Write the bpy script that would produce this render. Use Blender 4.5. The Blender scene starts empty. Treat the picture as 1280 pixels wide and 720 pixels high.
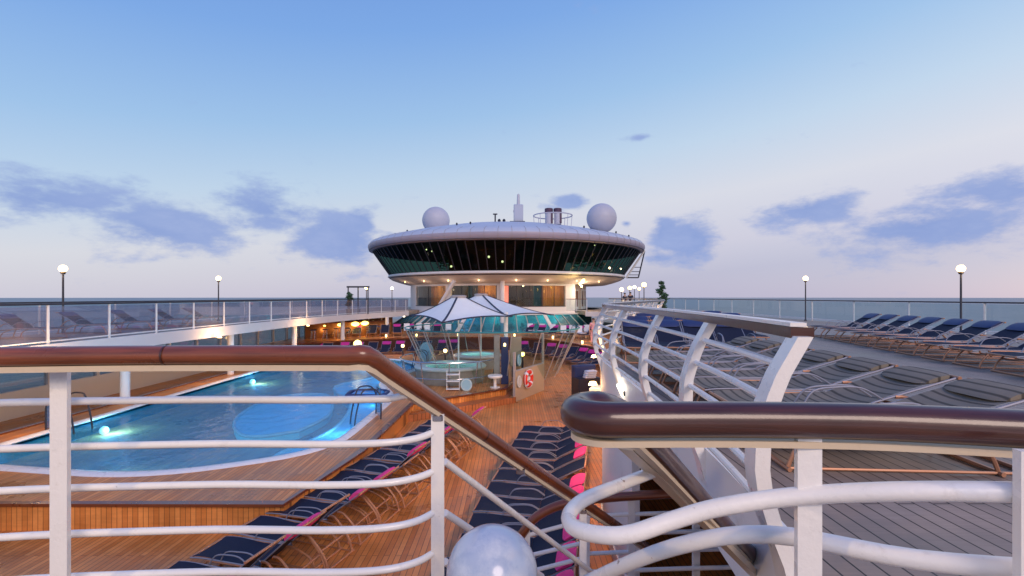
import bpy, math, random
from mathutils import Vector, Matrix
random.seed(7)
PI = math.pi
S = bpy.context.scene
COL = S.collection
EYE = 4.0
F = 600.0
def at(px, py, Y):
    """photograph pixel + distance -> point (design aid: every thing gets its own distance)"""
    return Vector(((px-640)/F*Y, Y, EYE-(py-371)/F*Y))

# ------------------------------------------------------------------ materials
def _n(nt, t, **kw):
    n = nt.nodes.new(t)
    for k, v in kw.items(): setattr(n, k, v)
    return n
def mat(name, col, rough=.5, metal=0, var=.12, scale=3.0, bump=0.0, bscale=None, coat=0.0, spec=.5, dirt=0.0, emit=None, estr=0, rust=0, grain=0, bands=0, transl=0):
    m = bpy.data.materials.new(name); m.use_nodes = True
    nt = m.node_tree; b = nt.nodes['Principled BSDF']; L = nt.links.new
    tc = _n(nt, 'ShaderNodeTexCoord')
    ns = _n(nt, 'ShaderNodeTexNoise'); ns.inputs['Scale'].default_value = scale; ns.inputs['Detail'].default_value = 6
    L(tc.outputs['Object'], ns.inputs['Vector'])
    mr = _n(nt, 'ShaderNodeMapRange'); mr.inputs[3].default_value = 1-var; mr.inputs[4].default_value = 1+var
    L(ns.outputs['Fac'], mr.inputs[0])
    mx = _n(nt, 'ShaderNodeMix', data_type='RGBA', blend_type='MULTIPLY'); mx.inputs[0].default_value = 1
    mx.inputs[6].default_value = (*col, 1); L(mr.outputs[0], mx.inputs[7])
    out = mx.outputs[2]
    if dirt:
        n2 = _n(nt, 'ShaderNodeTexNoise'); n2.inputs['Scale'].default_value = scale*2.7; n2.inputs['Detail'].default_value = 9; n2.inputs['Roughness'].default_value = .7
        L(tc.outputs['Object'], n2.inputs['Vector'])
        r2 = _n(nt, 'ShaderNodeMapRange'); r2.inputs[1].default_value = .58 if dirt < .7 else .46; r2.inputs[2].default_value = .75 if dirt < .7 else .58; r2.inputs[4].default_value = dirt if dirt < .7 else .45
        L(n2.outputs['Fac'], r2.inputs[0])
        m2 = _n(nt, 'ShaderNodeMix', data_type='RGBA'); L(r2.outputs[0], m2.inputs[0]); L(out, m2.inputs[6])
        m2.inputs[7].default_value = ((col[0]*.45, col[1]*.38, col[2]*.3, 1) if dirt < .7 else (col[0]*.5, col[1]*.62, col[2]*.8, 1)); out = m2.outputs[2]
    if rust:
        n4 = _n(nt, 'ShaderNodeTexNoise'); n4.inputs['Scale'].default_value = rust; n4.inputs['Detail'].default_value = 4; L(tc.outputs['Object'], n4.inputs['Vector'])
        r4 = _n(nt, 'ShaderNodeMapRange'); r4.inputs[1].default_value = .72; r4.inputs[2].default_value = .76; r4.inputs[4].default_value = .7; L(n4.outputs['Fac'], r4.inputs[0])
        m4 = _n(nt, 'ShaderNodeMix', data_type='RGBA'); L(r4.outputs[0], m4.inputs[0]); L(out, m4.inputs[6]); m4.inputs[7].default_value = (.16,.07,.03,1); out = m4.outputs[2]
    if grain:
        uv = _n(nt, 'ShaderNodeUVMap'); mg = _n(nt, 'ShaderNodeMapping'); mg.inputs['Scale'].default_value = (3, 26, 1); L(uv.outputs[0], mg.inputs[0])
        n5 = _n(nt, 'ShaderNodeTexNoise'); n5.inputs['Scale'].default_value = 1; n5.inputs['Detail'].default_value = 7; n5.inputs['Roughness'].default_value = .65; L(mg.outputs[0], n5.inputs['Vector'])
        r5 = _n(nt, 'ShaderNodeMapRange'); r5.inputs[1].default_value = .3; r5.inputs[2].default_value = .7; r5.inputs[3].default_value = 1-grain; r5.inputs[4].default_value = 1+grain; L(n5.outputs['Fac'], r5.inputs[0])
        m5 = _n(nt, 'ShaderNodeMix', data_type='RGBA', blend_type='MULTIPLY'); m5.inputs[0].default_value = 1; L(out, m5.inputs[6]); L(r5.outputs[0], m5.inputs[7]); out = m5.outputs[2]
    if bands:
        wv = _n(nt, 'ShaderNodeTexWave'); wv.inputs['Scale'].default_value = bands; wv.inputs['Distortion'].default_value = .4; L(tc.outputs['Object'], wv.inputs['Vector'])
        r6 = _n(nt, 'ShaderNodeMapRange'); r6.inputs[1].default_value = .05; r6.inputs[2].default_value = .25; r6.inputs[3].default_value = .35; r6.inputs[4].default_value = 1; L(wv.outputs['Fac'], r6.inputs[0])
        m6 = _n(nt, 'ShaderNodeMix', data_type='RGBA', blend_type='MULTIPLY'); m6.inputs[0].default_value = 1; L(out, m6.inputs[6]); L(r6.outputs[0], m6.inputs[7]); out = m6.outputs[2]
    L(out, b.inputs['Base Color'])
    if transl:
        tr_ = _n(nt, 'ShaderNodeBsdfTranslucent'); L(out, tr_.inputs[0]); ms = _n(nt, 'ShaderNodeMixShader'); ms.inputs[0].default_value = transl
        L(b.outputs[0], ms.inputs[1]); L(tr_.outputs[0], ms.inputs[2]); L(ms.outputs[0], nt.nodes['Material Output'].inputs[0])
    rr = _n(nt, 'ShaderNodeMapRange'); rr.inputs[3].default_value = max(0, rough-.08); rr.inputs[4].default_value = min(1, rough+.1)
    L(ns.outputs['Fac'], rr.inputs[0]); L(rr.outputs[0], b.inputs['Roughness'])
    b.inputs['Metallic'].default_value = metal
    b.inputs['Coat Weight'].default_value = coat; b.inputs['Coat Roughness'].default_value = .08
    b.inputs['Specular IOR Level'].default_value = spec
    if bump:
        n3 = _n(nt, 'ShaderNodeTexNoise'); n3.inputs['Scale'].default_value = bscale or scale*8; n3.inputs['Detail'].default_value = 5
        L(tc.outputs['Object'], n3.inputs['Vector'])
        bp = _n(nt, 'ShaderNodeBump'); bp.inputs['Strength'].default_value = bump; bp.inputs['Distance'].default_value = .01
        L(n3.outputs['Fac'], bp.inputs['Height']); L(bp.outputs[0], b.inputs['Normal'])
    if emit:
        b.inputs['Emission Color'].default_value = (*emit, 1); b.inputs['Emission Strength'].default_value = estr
    return m
def plank_mat(name, c1, c2, width=.11, length=2.2, rough=.35, rotz=0, seam=(.03,.015,.008)):
    m = bpy.data.materials.new(name); m.use_nodes = True
    nt = m.node_tree; b = nt.nodes['Principled BSDF']; L = nt.links.new
    tc = _n(nt, 'ShaderNodeTexCoord'); mp = _n(nt, 'ShaderNodeMapping'); mp.inputs['Rotation'].default_value = (0, 0, PI/2+rotz)
    L(tc.outputs['Object'], mp.inputs[0])
    br = _n(nt, 'ShaderNodeTexBrick'); br.inputs['Scale'].default_value = 1; br.inputs['Brick Width'].default_value = length
    br.inputs['Row Height'].default_value = width; br.inputs['Mortar Size'].default_value = .006; br.inputs['Mortar Smooth'].default_value = .3
    br.offset = .37
    br.inputs['Color1'].default_value = (*c1, 1); br.inputs['Color2'].default_value = (*c2, 1); br.inputs['Mortar'].default_value = (*seam, 1)
    L(mp.outputs[0], br.inputs['Vector'])
    ns = _n(nt, 'ShaderNodeTexNoise'); ns.inputs['Scale'].default_value = .8; ns.inputs['Detail'].default_value = 8; ns.inputs['Roughness'].default_value = .65
    L(tc.outputs['Object'], ns.inputs['Vector'])
    mp2 = _n(nt, 'ShaderNodeMapping'); mp2.inputs['Scale'].default_value = (2.0, 60, 20); mp2.inputs['Rotation'].default_value = (0, 0, PI/2+rotz); L(tc.outputs['Object'], mp2.inputs[0])
    gr = _n(nt, 'ShaderNodeTexNoise'); gr.inputs['Scale'].default_value = 1; gr.inputs['Detail'].default_value = 3; L(mp2.outputs[0], gr.inputs['Vector'])
    a = _n(nt, 'ShaderNodeMapRange'); a.inputs[1].default_value = .3; a.inputs[2].default_value = .7; a.inputs[3].default_value = .58; a.inputs[4].default_value = 1.25; L(ns.outputs['Fac'], a.inputs[0])
    g = _n(nt, 'ShaderNodeMapRange'); g.inputs[3].default_value = .8; g.inputs[4].default_value = 1.2; L(gr.outputs['Fac'], g.inputs[0])
    mu = _n(nt, 'ShaderNodeMath', operation='MULTIPLY'); L(a.outputs[0], mu.inputs[0]); L(g.outputs[0], mu.inputs[1])
    mx = _n(nt, 'ShaderNodeMix', data_type='RGBA', blend_type='MULTIPLY'); mx.inputs[0].default_value = 1
    L(br.outputs['Color'], mx.inputs[6]); L(mu.outputs[0], mx.inputs[7]); L(mx.outputs[2], b.inputs['Base Color'])
    r = _n(nt, 'ShaderNodeMapRange'); r.inputs[1].default_value = .3; r.inputs[2].default_value = .7; r.inputs[3].default_value = rough-.15; r.inputs[4].default_value = rough+.2; L(ns.outputs['Fac'], r.inputs[0]); L(r.outputs[0], b.inputs['Roughness'])
    bp = _n(nt, 'ShaderNodeBump'); bp.inputs['Strength'].default_value = .35; bp.inputs['Distance'].default_value = .006; bp.invert = True
    L(br.outputs['Fac'], bp.inputs['Height']); L(bp.outputs[0], b.inputs['Normal'])
    return m
def glass_mat(name, tint, refl=.5, rough=.03, opacity=0.0, body=(.02,.03,.03), bump=.0):
    """thin glass: coloured transmission, fresnel reflection and a little of its own body colour"""
    m = bpy.data.materials.new(name); m.use_nodes = True
    nt = m.node_tree; nt.nodes.clear(); L = nt.links.new
    o = _n(nt, 'ShaderNodeOutputMaterial'); t = _n(nt, 'ShaderNodeBsdfTransparent'); t.inputs[0].default_value = (*tint, 1)
    d = _n(nt, 'ShaderNodeBsdfDiffuse'); d.inputs[0].default_value = (*body, 1)
    gl = _n(nt, 'ShaderNodeBsdfGlossy'); gl.inputs['Roughness'].default_value = rough
    m1 = _n(nt, 'ShaderNodeMixShader'); m1.inputs[0].default_value = opacity; L(t.outputs[0], m1.inputs[1]); L(d.outputs[0], m1.inputs[2])
    lw = _n(nt, 'ShaderNodeLayerWeight'); lw.inputs[0].default_value = .5
    pw = _n(nt, 'ShaderNodeMath', operation='POWER'); pw.inputs[1].default_value = 4; L(lw.outputs['Facing'], pw.inputs[0])
    mu = _n(nt, 'ShaderNodeMath', operation='MULTIPLY_ADD'); mu.inputs[1].default_value = refl*1.6; mu.inputs[2].default_value = .10*refl*2; mu.use_clamp = True; L(pw.outputs[0], mu.inputs[0])
    m2 = _n(nt, 'ShaderNodeMixShader'); L(mu.outputs[0], m2.inputs[0]); L(m1.outputs[0], m2.inputs[1]); L(gl.outputs[0], m2.inputs[2])
    if bump:
        tc = _n(nt, 'ShaderNodeTexCoord'); ns = _n(nt, 'ShaderNodeTexNoise'); ns.inputs['Scale'].default_value = 2.2; ns.inputs['Detail'].default_value = 4
        L(tc.outputs['Object'], ns.inputs['Vector']); bp = _n(nt, 'ShaderNodeBump'); bp.inputs['Strength'].default_value = bump; bp.inputs['Distance'].default_value = .08
        L(ns.outputs['Fac'], bp.inputs['Height']); L(bp.outputs[0], gl.inputs['Normal']); L(bp.outputs[0], lw.inputs['Normal'])
    L(m2.outputs[0], o.inputs[0]); return m
def glow(name, col, s):
    return mat(name, (.8,.8,.8), .4, emit=col, estr=s)

M = dict(
 white=mat('white ship paint', (.74,.73,.76), .32, var=.06, scale=1.5, dirt=.25, bump=.05),
 rail=mat('white rail enamel', (.80,.79,.80), .28, var=.05, scale=6, dirt=.28, coat=.3, bump=.14, bscale=60, rust=26),
 shell=mat('white steel superstructure', (.70,.66,.68), .45, var=.07, scale=.5, dirt=.15, bump=.05),
 soffit=mat('cream soffit paint', (.62,.52,.46), .5, var=.06, scale=.5, dirt=.15),
 roof=mat('pale grey roof paint', (.55,.58,.68), .5, var=.1, scale=.35, dirt=.3),
 fascia=mat('mauve grey fascia', (.42,.36,.44), .4, var=.08, scale=.6, dirt=.2),
 wood=mat('varnished mahogany', (.18,.048,.018), .28, var=.22, scale=4, coat=.45, grain=.45, bump=.08, bscale=40),
 wooddark=mat('dark varnished wood', (.060,.018,.012), .30, var=.25, scale=4, coat=.5, grain=.5, bump=.06, bscale=40),
 beige=mat('cream metal support', (.60,.50,.38), .35, var=.1, scale=8, dirt=.25),
 bronze=mat('bronze lounger frame', (.50,.24,.14), .4, metal=.35, var=.2, scale=8),
 piping=mat('pale aluminium tube', (.27,.27,.33), .45, metal=.2, var=.1, scale=8),
 sling=mat('navy mesh sling', (.007,.010,.034), .8, var=.35, scale=5, bump=.3, bscale=220),
 pink=mat('pink towelling', (.80,.06,.26), .9, var=.2, scale=9, bump=.5, bscale=120),
 magenta=mat('magenta towelling', (.50,.03,.27), .9, var=.2, scale=9, bump=.5, bscale=120),
 dark=mat('dark metal', (.03,.03,.045), .4, var=.2, scale=5),
 navy=mat('navy vinyl', (.03,.045,.14), .5, var=.2, scale=5, bump=.1),
 grey=mat('weathered grey panel', (.38,.34,.34), .5, var=.15, scale=2, dirt=.35),
 stone=mat('mottled stone cladding', (.36,.31,.29), .45, var=.3, scale=5, bump=.3, dirt=.35),
 tan=mat('tan panel', (.42,.32,.24), .5, var=.12, scale=3, dirt=.25),
 steel=mat('brushed stainless', (.55,.55,.58), .22, metal=1, var=.1, scale=8),
 fabric=mat('off white canopy fabric', (.89,.89,.89),   .75, transl=.1, var=.06, scale=2.5, bump=.15, bscale=30, dirt=.08),
 trim=mat('navy canopy trim', (.03,.035,.07), .7, var=.2, scale=10),
 red=mat('red life ring', (.75,.035,.02), .4, var=.15, scale=10, dirt=.1),
 radome=mat('radome shell', (.56,.55,.62), .5, var=.05, scale=1.2, bump=.05),
 funnel=mat('dark maroon funnel', (.10,.05,.09), .5, var=.3, scale=3),
 tile=mat('blue pool tile', (.04,.34,.80), .3, var=.15, scale=5),
 tilelight=mat('pale blue pool tile', (.45,.78,.92), .3, var=.15, scale=5),
 rimwhite=mat('pale tub rim', (.62,.66,.68), .35, var=.1, scale=4),
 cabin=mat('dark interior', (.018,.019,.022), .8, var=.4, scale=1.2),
 amber=mat('amber timber lining', (.20,.08,.022), .5, var=.4, scale=1.2),
 teal=mat('teal interior wall', (.03,.22,.26), .6, var=.5, scale=.9),
 curtain=mat('ochre curtain', (.55,.30,.09), .9, var=.35, scale=3, transl=.5),
 greycurtain=mat('grey brown curtain', (.20,.15,.12), .9, var=.3, scale=3, transl=.4),
 redglow=glow('red lit panel', (1,.08,.02), 1.6),
 lamp=glow('warm lamp glass', (1,.60,.20), 5),
 lampy=glow('yellow lamp glass', (1,.72,.12), 5),
 lampw=glow('white lamp glass', (1,.86,.62), 5),
 bulb=glow('interior bulb', (1,.74,.36), 6),
 leaf=mat('dark glossy leaves', (.05,.10,.045), .5, var=.5, scale=6),
 leafteal=mat('grey green leaves', (.05,.13,.09), .5, var=.5, scale=6),
 bark=mat('brown bark', (.12,.07,.04), .8, var=.3, scale=9, bump=.4),
 pot=mat('glazed clay pot', (.22,.12,.08), .4, var=.2, scale=5),
 skin=mat('skin', (.50,.30,.21), .55, var=.08, scale=8),
 hair=mat('dark hair', (.03,.02,.015), .6, var=.3, scale=20),
 pinkcloth=mat('pink cotton', (.72,.38,.42), .85, var=.1, scale=6),
 darkcloth=mat('dark cotton', (.04,.04,.06), .85, var=.2, scale=6),
 sandal=mat('brown leather', (.10,.05,.03), .6, var=.2, scale=9),
 towel=mat('folded white towels', (.70,.74,.84), .9, var=.08, scale=8, bump=.4, bscale=90),
 disc=mat('pale blue decal', (.30,.52,.66), .4, var=.08, scale=3),
 discgrey=mat('silver grey decal', (.48,.48,.50), .4, var=.08, scale=3),
 bottle=mat('brown bottle glass', (.16,.07,.02), .15, var=.2, scale=8),
 bottleg=mat('pale bottle glass', (.55,.50,.36), .15, var=.2, scale=8),
 globe=mat('weathered globe plastic', (.52,.58,.70), .22, var=.2, scale=3.2, dirt=.7, coat=.5),
)
M['poollamp'] = glow('pool lamp glass', (.35,.85,1), .9)
M['pooltile'] = plank_mat('small blue pool tiles', (.06,.42,.85), (.04,.34,.75), width=.25, length=.25, rough=.3, seam=(.35,.6,.75))
M['teak'] = plank_mat('teak deck planks', (.76,.31,.090), (.54,.19,.046), seam=(.24,.09,.03), width=.09)
M['teakedge'] = plank_mat('teak coping planks', (.50,.17,.07), (.42,.14,.05), rotz=PI/2, width=.09)
M['upper'] = plank_mat('grey brown upper deck', (.36,.28,.23), (.31,.24,.2), rough=.5)
M['hull'] = mat('white hull paint', (.7,.7,.72), .4, var=.08, scale=.2, dirt=.2)
M['clear'] = glass_mat('clear railing glass', (.78,.88,.88), .2)
M['lilac'] = glass_mat('lilac tinted railing glass', (.62,.62,.74), .6, opacity=.25, body=(.3,.3,.42))
M['loungeglass'] = glass_mat('dark slanted lounge glass', (.20,.34,.31), .07, rough=.05, opacity=.25, body=(.002,.006,.006))
M['roomglass'] = glass_mat('window glass', (.72,.75,.72), .4)
M['tealglass'] = glass_mat('teal conservatory glass', (.22,.66,.78), .5, rough=.05, opacity=.34, body=(.03,.27,.42))
M['water'] = glass_mat('pool water', (.60,.90,1), .22, rough=.06, opacity=.36, body=(.04,.50,1.0), bump=.5)
M['tubwater'] = glass_mat('hot tub water', (.4,.88,.86), .7, rough=.02, opacity=.35, body=(.04,.42,.42), bump=.5)

# ------------------------------------------------------------------ mesh builder
class MB:
    def __init__(s): s.v = []; s.f = []; s.uv = {}
    def add(s, vs, fs):
        o = len(s.v); s.v += [tuple(v) for v in vs]; s.f += [tuple(i+o for i in f) for f in fs]; return s
    def box(s, c, d, rz=0, tilt=None):
        x, y, z = d[0]/2, d[1]/2, d[2]/2
        R = Matrix.Rotation(rz, 3, 'Z')
        if tilt is not None: R = R @ tilt
        vs = [Vector(c)+R @ Vector((sx*x, sy*y, sz*z)) for sx in (-1,1) for sy in (-1,1) for sz in (-1,1)]
        return s.add(vs, [(0,1,3,2),(4,6,7,5),(0,4,5,1),(2,3,7,6),(0,2,6,4),(1,5,7,3)])
    def bbox(s, c, d, r=.02, rz=0):
        """box with chamfered vertical and horizontal edges"""
        x, y, z = d[0]/2, d[1]/2, d[2]/2; r = min(r, x*.9, y*.9, z*.9)
        R = Matrix.Rotation(rz, 3, 'Z'); C = Vector(c)
        def ring(ix, iy, zz):
            p = [(-x+ix+r,-y+iy),(x-ix-r,-y+iy),(x-ix,-y+iy+r),(x-ix,y-iy-r),(x-ix-r,y-iy),(-x+ix+r,y-iy),(-x+ix,y-iy-r),(-x+ix,-y+iy+r)]
            return [C+R @ Vector((a, b, zz)) for a, b in p]
        rings = [ring(r*.7,r*.7,-z), ring(0,0,-z+r*.7), ring(0,0,z-r*.7), ring(r*.7,r*.7,z)]
        vs = [v for q in rings for v in q]; fs = []
        for k in range(3):
            for i in range(8): fs.append((k*8+i, k*8+(i+1)%8, (k+1)*8+(i+1)%8, (k+1)*8+i))
        fs.append(tuple(range(7,-1,-1))); fs.append(tuple(range(24,32)))
        return s.add(vs, fs)
    def tube(s, pts, r, n=10, closed=False, flat=1.0, up=Vector((0,0,1)), cap=True):
        """round (or flattened: width r, height r*flat) tube along pts"""
        P = [Vector(p) for p in pts]; N = len(P); vs = []; fs = []
        rr = r if isinstance(r, (list, tuple)) else [r]*N
        base = len(s.v); run = 0.0
        for i, p in enumerate(P):
            if i: run += (p-P[i-1]).length
            for k in range(n): s.uv[base+i*n+k] = (run, abs(k/n-.5)*.5)
            if closed: t = P[(i+1) % N]-P[i-1]
            else: t = P[min(i+1, N-1)]-P[max(i-1, 0)]
            t.normalize(); u = up
            if abs(t.dot(u)) > .97: u = Vector((1,0,0)) if abs(t.x) < .9 else Vector((0,1,0))
            a = t.cross(u).normalized(); b = a.cross(t).normalized()
            for k in range(n):
                an = 2*PI*k/n; vs.append(p+a*(rr[i]*math.cos(an))+b*(rr[i]*flat*math.sin(an)))
        for i in range(N if closed else N-1):
            j = (i+1) % N
            for k in range(n): fs.append((i*n+k, i*n+(k+1)%n, j*n+(k+1)%n, j*n+k))
        if not closed and cap: fs.append(tuple(range(n-1,-1,-1))); fs.append(tuple((N-1)*n+k for k in range(n)))
        return s.add(vs, fs)
    def strip(s, pts, w, h, up=Vector((0,0,1)), closed=False):
        """rectangular bar along pts"""
        P = [Vector(p) for p in pts]; N = len(P); vs = []; fs = []
        for i, p in enumerate(P):
            t = (P[(i+1) % N]-P[i-1]) if closed else (P[min(i+1, N-1)]-P[max(i-1, 0)])
            t.normalize(); u = up
            if abs(t.dot(u)) > .97: u = Vector((1,0,0))
            a = t.cross(u).normalized(); b = a.cross(t).normalized()
            for sx, sy in ((-1,-1),(1,-1),(1,1),(-1,1)): vs.append(p+a*(sx*w/2)+b*(sy*h/2))
        for i in range(N if closed else N-1):
            j = (i+1) % N
            for k in range(4): fs.append((i*4+k, i*4+(k+1)%4, j*4+(k+1)%4, j*4+k))
        if not closed: fs.append((3,2,1,0)); fs.append(tuple((N-1)*4+k for k in range(4)))
        return s.add(vs, fs)
    def lathe(s, prof, c=(0,0,0), n=48, a0=0, a1=2*PI, closedprof=False):
        full = abs(a1-a0-2*PI) < 1e-6; C = Vector(c); vs = []; fs = []
        m = n if full else n+1; K = len(prof)
        for i in range(m):
            a = a0+(a1-a0)*i/n
            for r, z in prof: vs.append(C+Vector((r*math.sin(a), -r*math.cos(a), z)))
        for i in range(n):
            j = (i+1) % m
            for k in range(K if closedprof else K-1):
                l = (k+1) % K; fs.append((i*K+k, j*K+k, j*K+l, i*K+l))
        if closedprof and not full: fs.append(tuple(range(K))); fs.append(tuple((m-1)*K+k for k in range(K-1,-1,-1)))
        return s.add(vs, fs)
    def sphere(s, c, r, n=24, m=14, sc=(1,1,1), z0=-1.0):
        C = Vector(c); vs = []; fs = []; b0 = math.asin(z0)
        for i in range(m+1):
            b = b0+(PI/2-b0)*i/m
            for k in range(n):
                a = 2*PI*k/n; vs.append(C+Vector((r*math.cos(b)*math.cos(a)*sc[0], r*math.cos(b)*math.sin(a)*sc[1], r*math.sin(b)*sc[2])))
        for i in range(m):
            for k in range(n): fs.append((i*n+k, i*n+(k+1)%n, (i+1)*n+(k+1)%n, (i+1)*n+k))
        return s.add(vs, fs)
    def prism(s, poly, z0, z1, top=True, bottom=True):
        N = len(poly); a = sum(poly[i][0]*poly[(i+1)%N][1]-poly[(i+1)%N][0]*poly[i][1] for i in range(N))
        if a < 0: poly = poly[::-1]
        vs = [(x,y,z0) for x,y in poly]+[(x,y,z1) for x,y in poly]
        fs = [(i,(i+1)%N,N+(i+1)%N,N+i) for i in range(N)]
        if bottom: fs.append(tuple(range(N-1,-1,-1)))
        if top: fs.append(tuple(range(N,2*N)))
        return s.add(vs, fs)
    def build(s, name, m, parent=None, sharp=40):
        me = bpy.data.meshes.new(name); me.from_pydata(s.v, [], s.f); me.validate(); me.update()
        me.polygons.foreach_set('use_smooth', [True]*len(me.polygons)); me.set_sharp_from_angle(angle=math.radians(sharp))
        if s.uv and len(me.vertices) == len(s.v):
            ul = me.uv_layers.new(name='UVMap')
            for lp_ in me.loops: ul.data[lp_.index].uv = s.uv.get(lp_.vertex_index, (0,0))
        me.materials.append(m if not isinstance(m, str) else M[m])
        o = bpy.data.objects.new(name, me); COL.objects.link(o)
        if parent is not None: o.parent = parent
        return o
def thing(name, label, cat, loc=(0,0,0), rz=0, group=None):
    o = bpy.data.objects.new(name, None); COL.objects.link(o); o.empty_display_size = .2
    o.location = loc; o.rotation_euler = (0,0,rz); o['label'] = label; o['category'] = cat
    if group: o['group'] = group
    return o
def tag(o, label, cat, group=None):
    o['label'] = label; o['category'] = cat
    if group: o['group'] = group
    return o
def struct(o): o['kind'] = 'structure'; return o
def kids(o): return [c for c in COL.objects if c.parent is o]
def dup(root, loc, rz, label, group=None, children=None):
    r = root.copy(); COL.objects.link(r); r.location = loc; r.rotation_euler = (0,0,rz); r['label'] = label
    if group: r['group'] = group
    for ch, subs in children:
        c = ch.copy(); COL.objects.link(c); c.parent = r
        for g in subs: d = g.copy(); COL.objects.link(d); d.parent = c
    return r
def tree_of(o): return [(c, kids(c)) for c in kids(o)]
def smooth(pts, k=6):
    P = [Vector(p) for p in pts]; out = []
    for i in range(len(P)-1):
        p0, p1, p2, p3 = P[max(i-1,0)], P[i], P[i+1], P[min(i+2,len(P)-1)]
        for j in range(k):
            t = j/k; out.append(.5*((2*p1)+(p2-p0)*t+(2*p0-5*p1+4*p2-p3)*t*t+(3*p1-p0-3*p2+p3)*t**3))
    out.append(P[-1]); return out
ORD = ['nearest','second','third','fourth','fifth','sixth','seventh','eighth','ninth','tenth','eleventh','twelfth','thirteenth','fourteenth','fifteenth','sixteenth']
def light(name, loc, col, w, size=.15, kind='POINT', parent=None):
    l = bpy.data.lights.new(name, kind); l.color = col; l.energy = w; l.shadow_soft_size = size
    o = bpy.data.objects.new(name, l); COL.objects.link(o); o.location = loc
    o.visible_glossy = False      # the lamp glass itself is what mirrors
    if parent is not None: o.parent = parent
    return o

# ------------------------------------------------------------------ world, camera, sun
w = bpy.data.worlds.new('World'); S.world = w; w.use_nodes = True
nt = w.node_tree; L = nt.links.new; bg = nt.nodes['Background']
tc = _n(nt, 'ShaderNodeTexCoord'); sep = _n(nt, 'ShaderNodeSeparateXYZ'); L(tc.outputs['Generated'], sep.inputs[0])
sky = _n(nt, 'ShaderNodeTexSky'); sky.sky_type = 'NISHITA'; sky.sun_disc = False
sky.sun_elevation = math.radians(5); sky.sun_rotation = math.radians(70); sky.ozone_density = 3; sky.air_density = 1
skm = _n(nt, 'ShaderNodeVectorMath', operation='SCALE'); skm.inputs['Scale'].default_value = .22; L(sky.outputs[0], skm.inputs[0])
def lin(r, g, b): return tuple(((c/255+.055)/1.055)**2.4 if c > 10 else c/255/12.92 for c in (r, g, b))+(1,)
ad = _n(nt, 'ShaderNodeMath', operation='MULTIPLY_ADD'); L(sep.outputs[0], ad.inputs[0]); ad.inputs[1].default_value = -.12; L(sep.outputs[2], ad.inputs[2])
rp = _n(nt, 'ShaderNodeValToRGB'); L(ad.outputs[0], rp.inputs[0])
E_ = rp.color_ramp.elements
stops = [(0.0,(190,190,218)),(.06,(212,208,226)),(.15,(224,224,234)),(.25,(200,220,241)),(.36,(166,202,241)),(.50,(132,176,238)),(.75,(92,136,220)),(1.0,(78,118,204))]
E_[0].position = stops[0][0]; E_[0].color = lin(*stops[0][1]); E_[1].position = 1; E_[1].color = lin(*stops[-1][1])
for p, c in stops[1:-1]: e = E_.new(p); e.color = lin(*c)
mixs = _n(nt, 'ShaderNodeMix', data_type='RGBA'); mixs.inputs[0].default_value = .88; L(skm.outputs[0], mixs.inputs[6]); L(rp.outputs[0], mixs.inputs[7])
# clouds: soft lumps at fixed directions, broken up by noise
mpn = _n(nt, 'ShaderNodeMapping'); mpn.inputs['Scale'].default_value = (1,1,2.3); L(tc.outputs['Generated'], mpn.inputs[0])
n1 = _n(nt, 'ShaderNodeTexNoise'); n1.inputs['Scale'].default_value = 9; n1.inputs['Detail'].default_value = 12; n1.inputs['Roughness'].default_value = .63; L(mpn.outputs[0], n1.inputs['Vector'])
total = None
def blob(px, py, rx, ry, amp):
    global total
    d = Vector(((px-640)/F, 1, (371-py)/F)); d.normalize()
    s_ = _n(nt, 'ShaderNodeVectorMath', operation='SUBTRACT'); L(tc.outputs['Generated'], s_.inputs[0]); s_.inputs[1].default_value = d
    k = _n(nt, 'ShaderNodeVectorMath', operation='MULTIPLY'); L(s_.outputs[0], k.inputs[0]); k.inputs[1].default_value = (F/rx, F/rx*.7, F/ry)
    ln = _n(nt, 'ShaderNodeVectorMath', operation='LENGTH'); L(k.outputs[0], ln.inputs[0])
    mr = _n(nt, 'ShaderNodeMapRange'); mr.inputs[1].default_value = 0; mr.inputs[2].default_value = 1.6; mr.inputs[3].default_value = amp; mr.inputs[4].default_value = 0; L(ln.outputs['Value'], mr.inputs[0])
    if total is None: total = mr.outputs[0]
    else:
        q = _n(nt, 'ShaderNodeMath', operation='MAXIMUM'); L(total, q.inputs[0]); L(mr.outputs[0], q.inputs[1]); total = q.outputs[0]
for b_ in [(452,280,24,24,.85),(425,300,60,34,.95),(485,300,30,14,.75),(545,303,26,12,.6),(470,345,60,12,.55),(714,252,20,9,.95),(690,264,24,8,.6),(832,290,18,22,.95),(862,300,36,30,.95),(783,279,8,6,.8),(802,172,20,4,.52),(822,322,34,12,.7),
           (330,262,60,30,.8),(200,285,70,30,.85),(60,250,80,26,.75),(1010,262,60,22,.8),(1150,285,80,28,.85),(1250,240,60,22,.75)]: blob(*b_)
nm = _n(nt, 'ShaderNodeMath', operation='MULTIPLY_ADD'); L(n1.outputs['Fac'], nm.inputs[0]); nm.inputs[1].default_value = 1.7; nm.inputs[2].default_value = -.95
sm = _n(nt, 'ShaderNodeMath', operation='ADD'); L(total, sm.inputs[0]); L(nm.outputs[0], sm.inputs[1])
cm = _n(nt, 'ShaderNodeMapRange', interpolation_type='SMOOTHSTEP'); cm.inputs[1].default_value = .12; cm.inputs[2].default_value = .60; cm.inputs[4].default_value = .9; L(sm.outputs[0], cm.inputs[0])
mixc = _n(nt, 'ShaderNodeMix', data_type='RGBA'); L(cm.outputs[0], mixc.inputs[0]); L(mixs.outputs[2], mixc.inputs[6])
cr = _n(nt, 'ShaderNodeMix', data_type='RGBA'); L(n1.outputs['Fac'], cr.inputs[0]); cr.inputs[6].default_value = lin(98,134,204); cr.inputs[7].default_value = lin(168,184,226)
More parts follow.
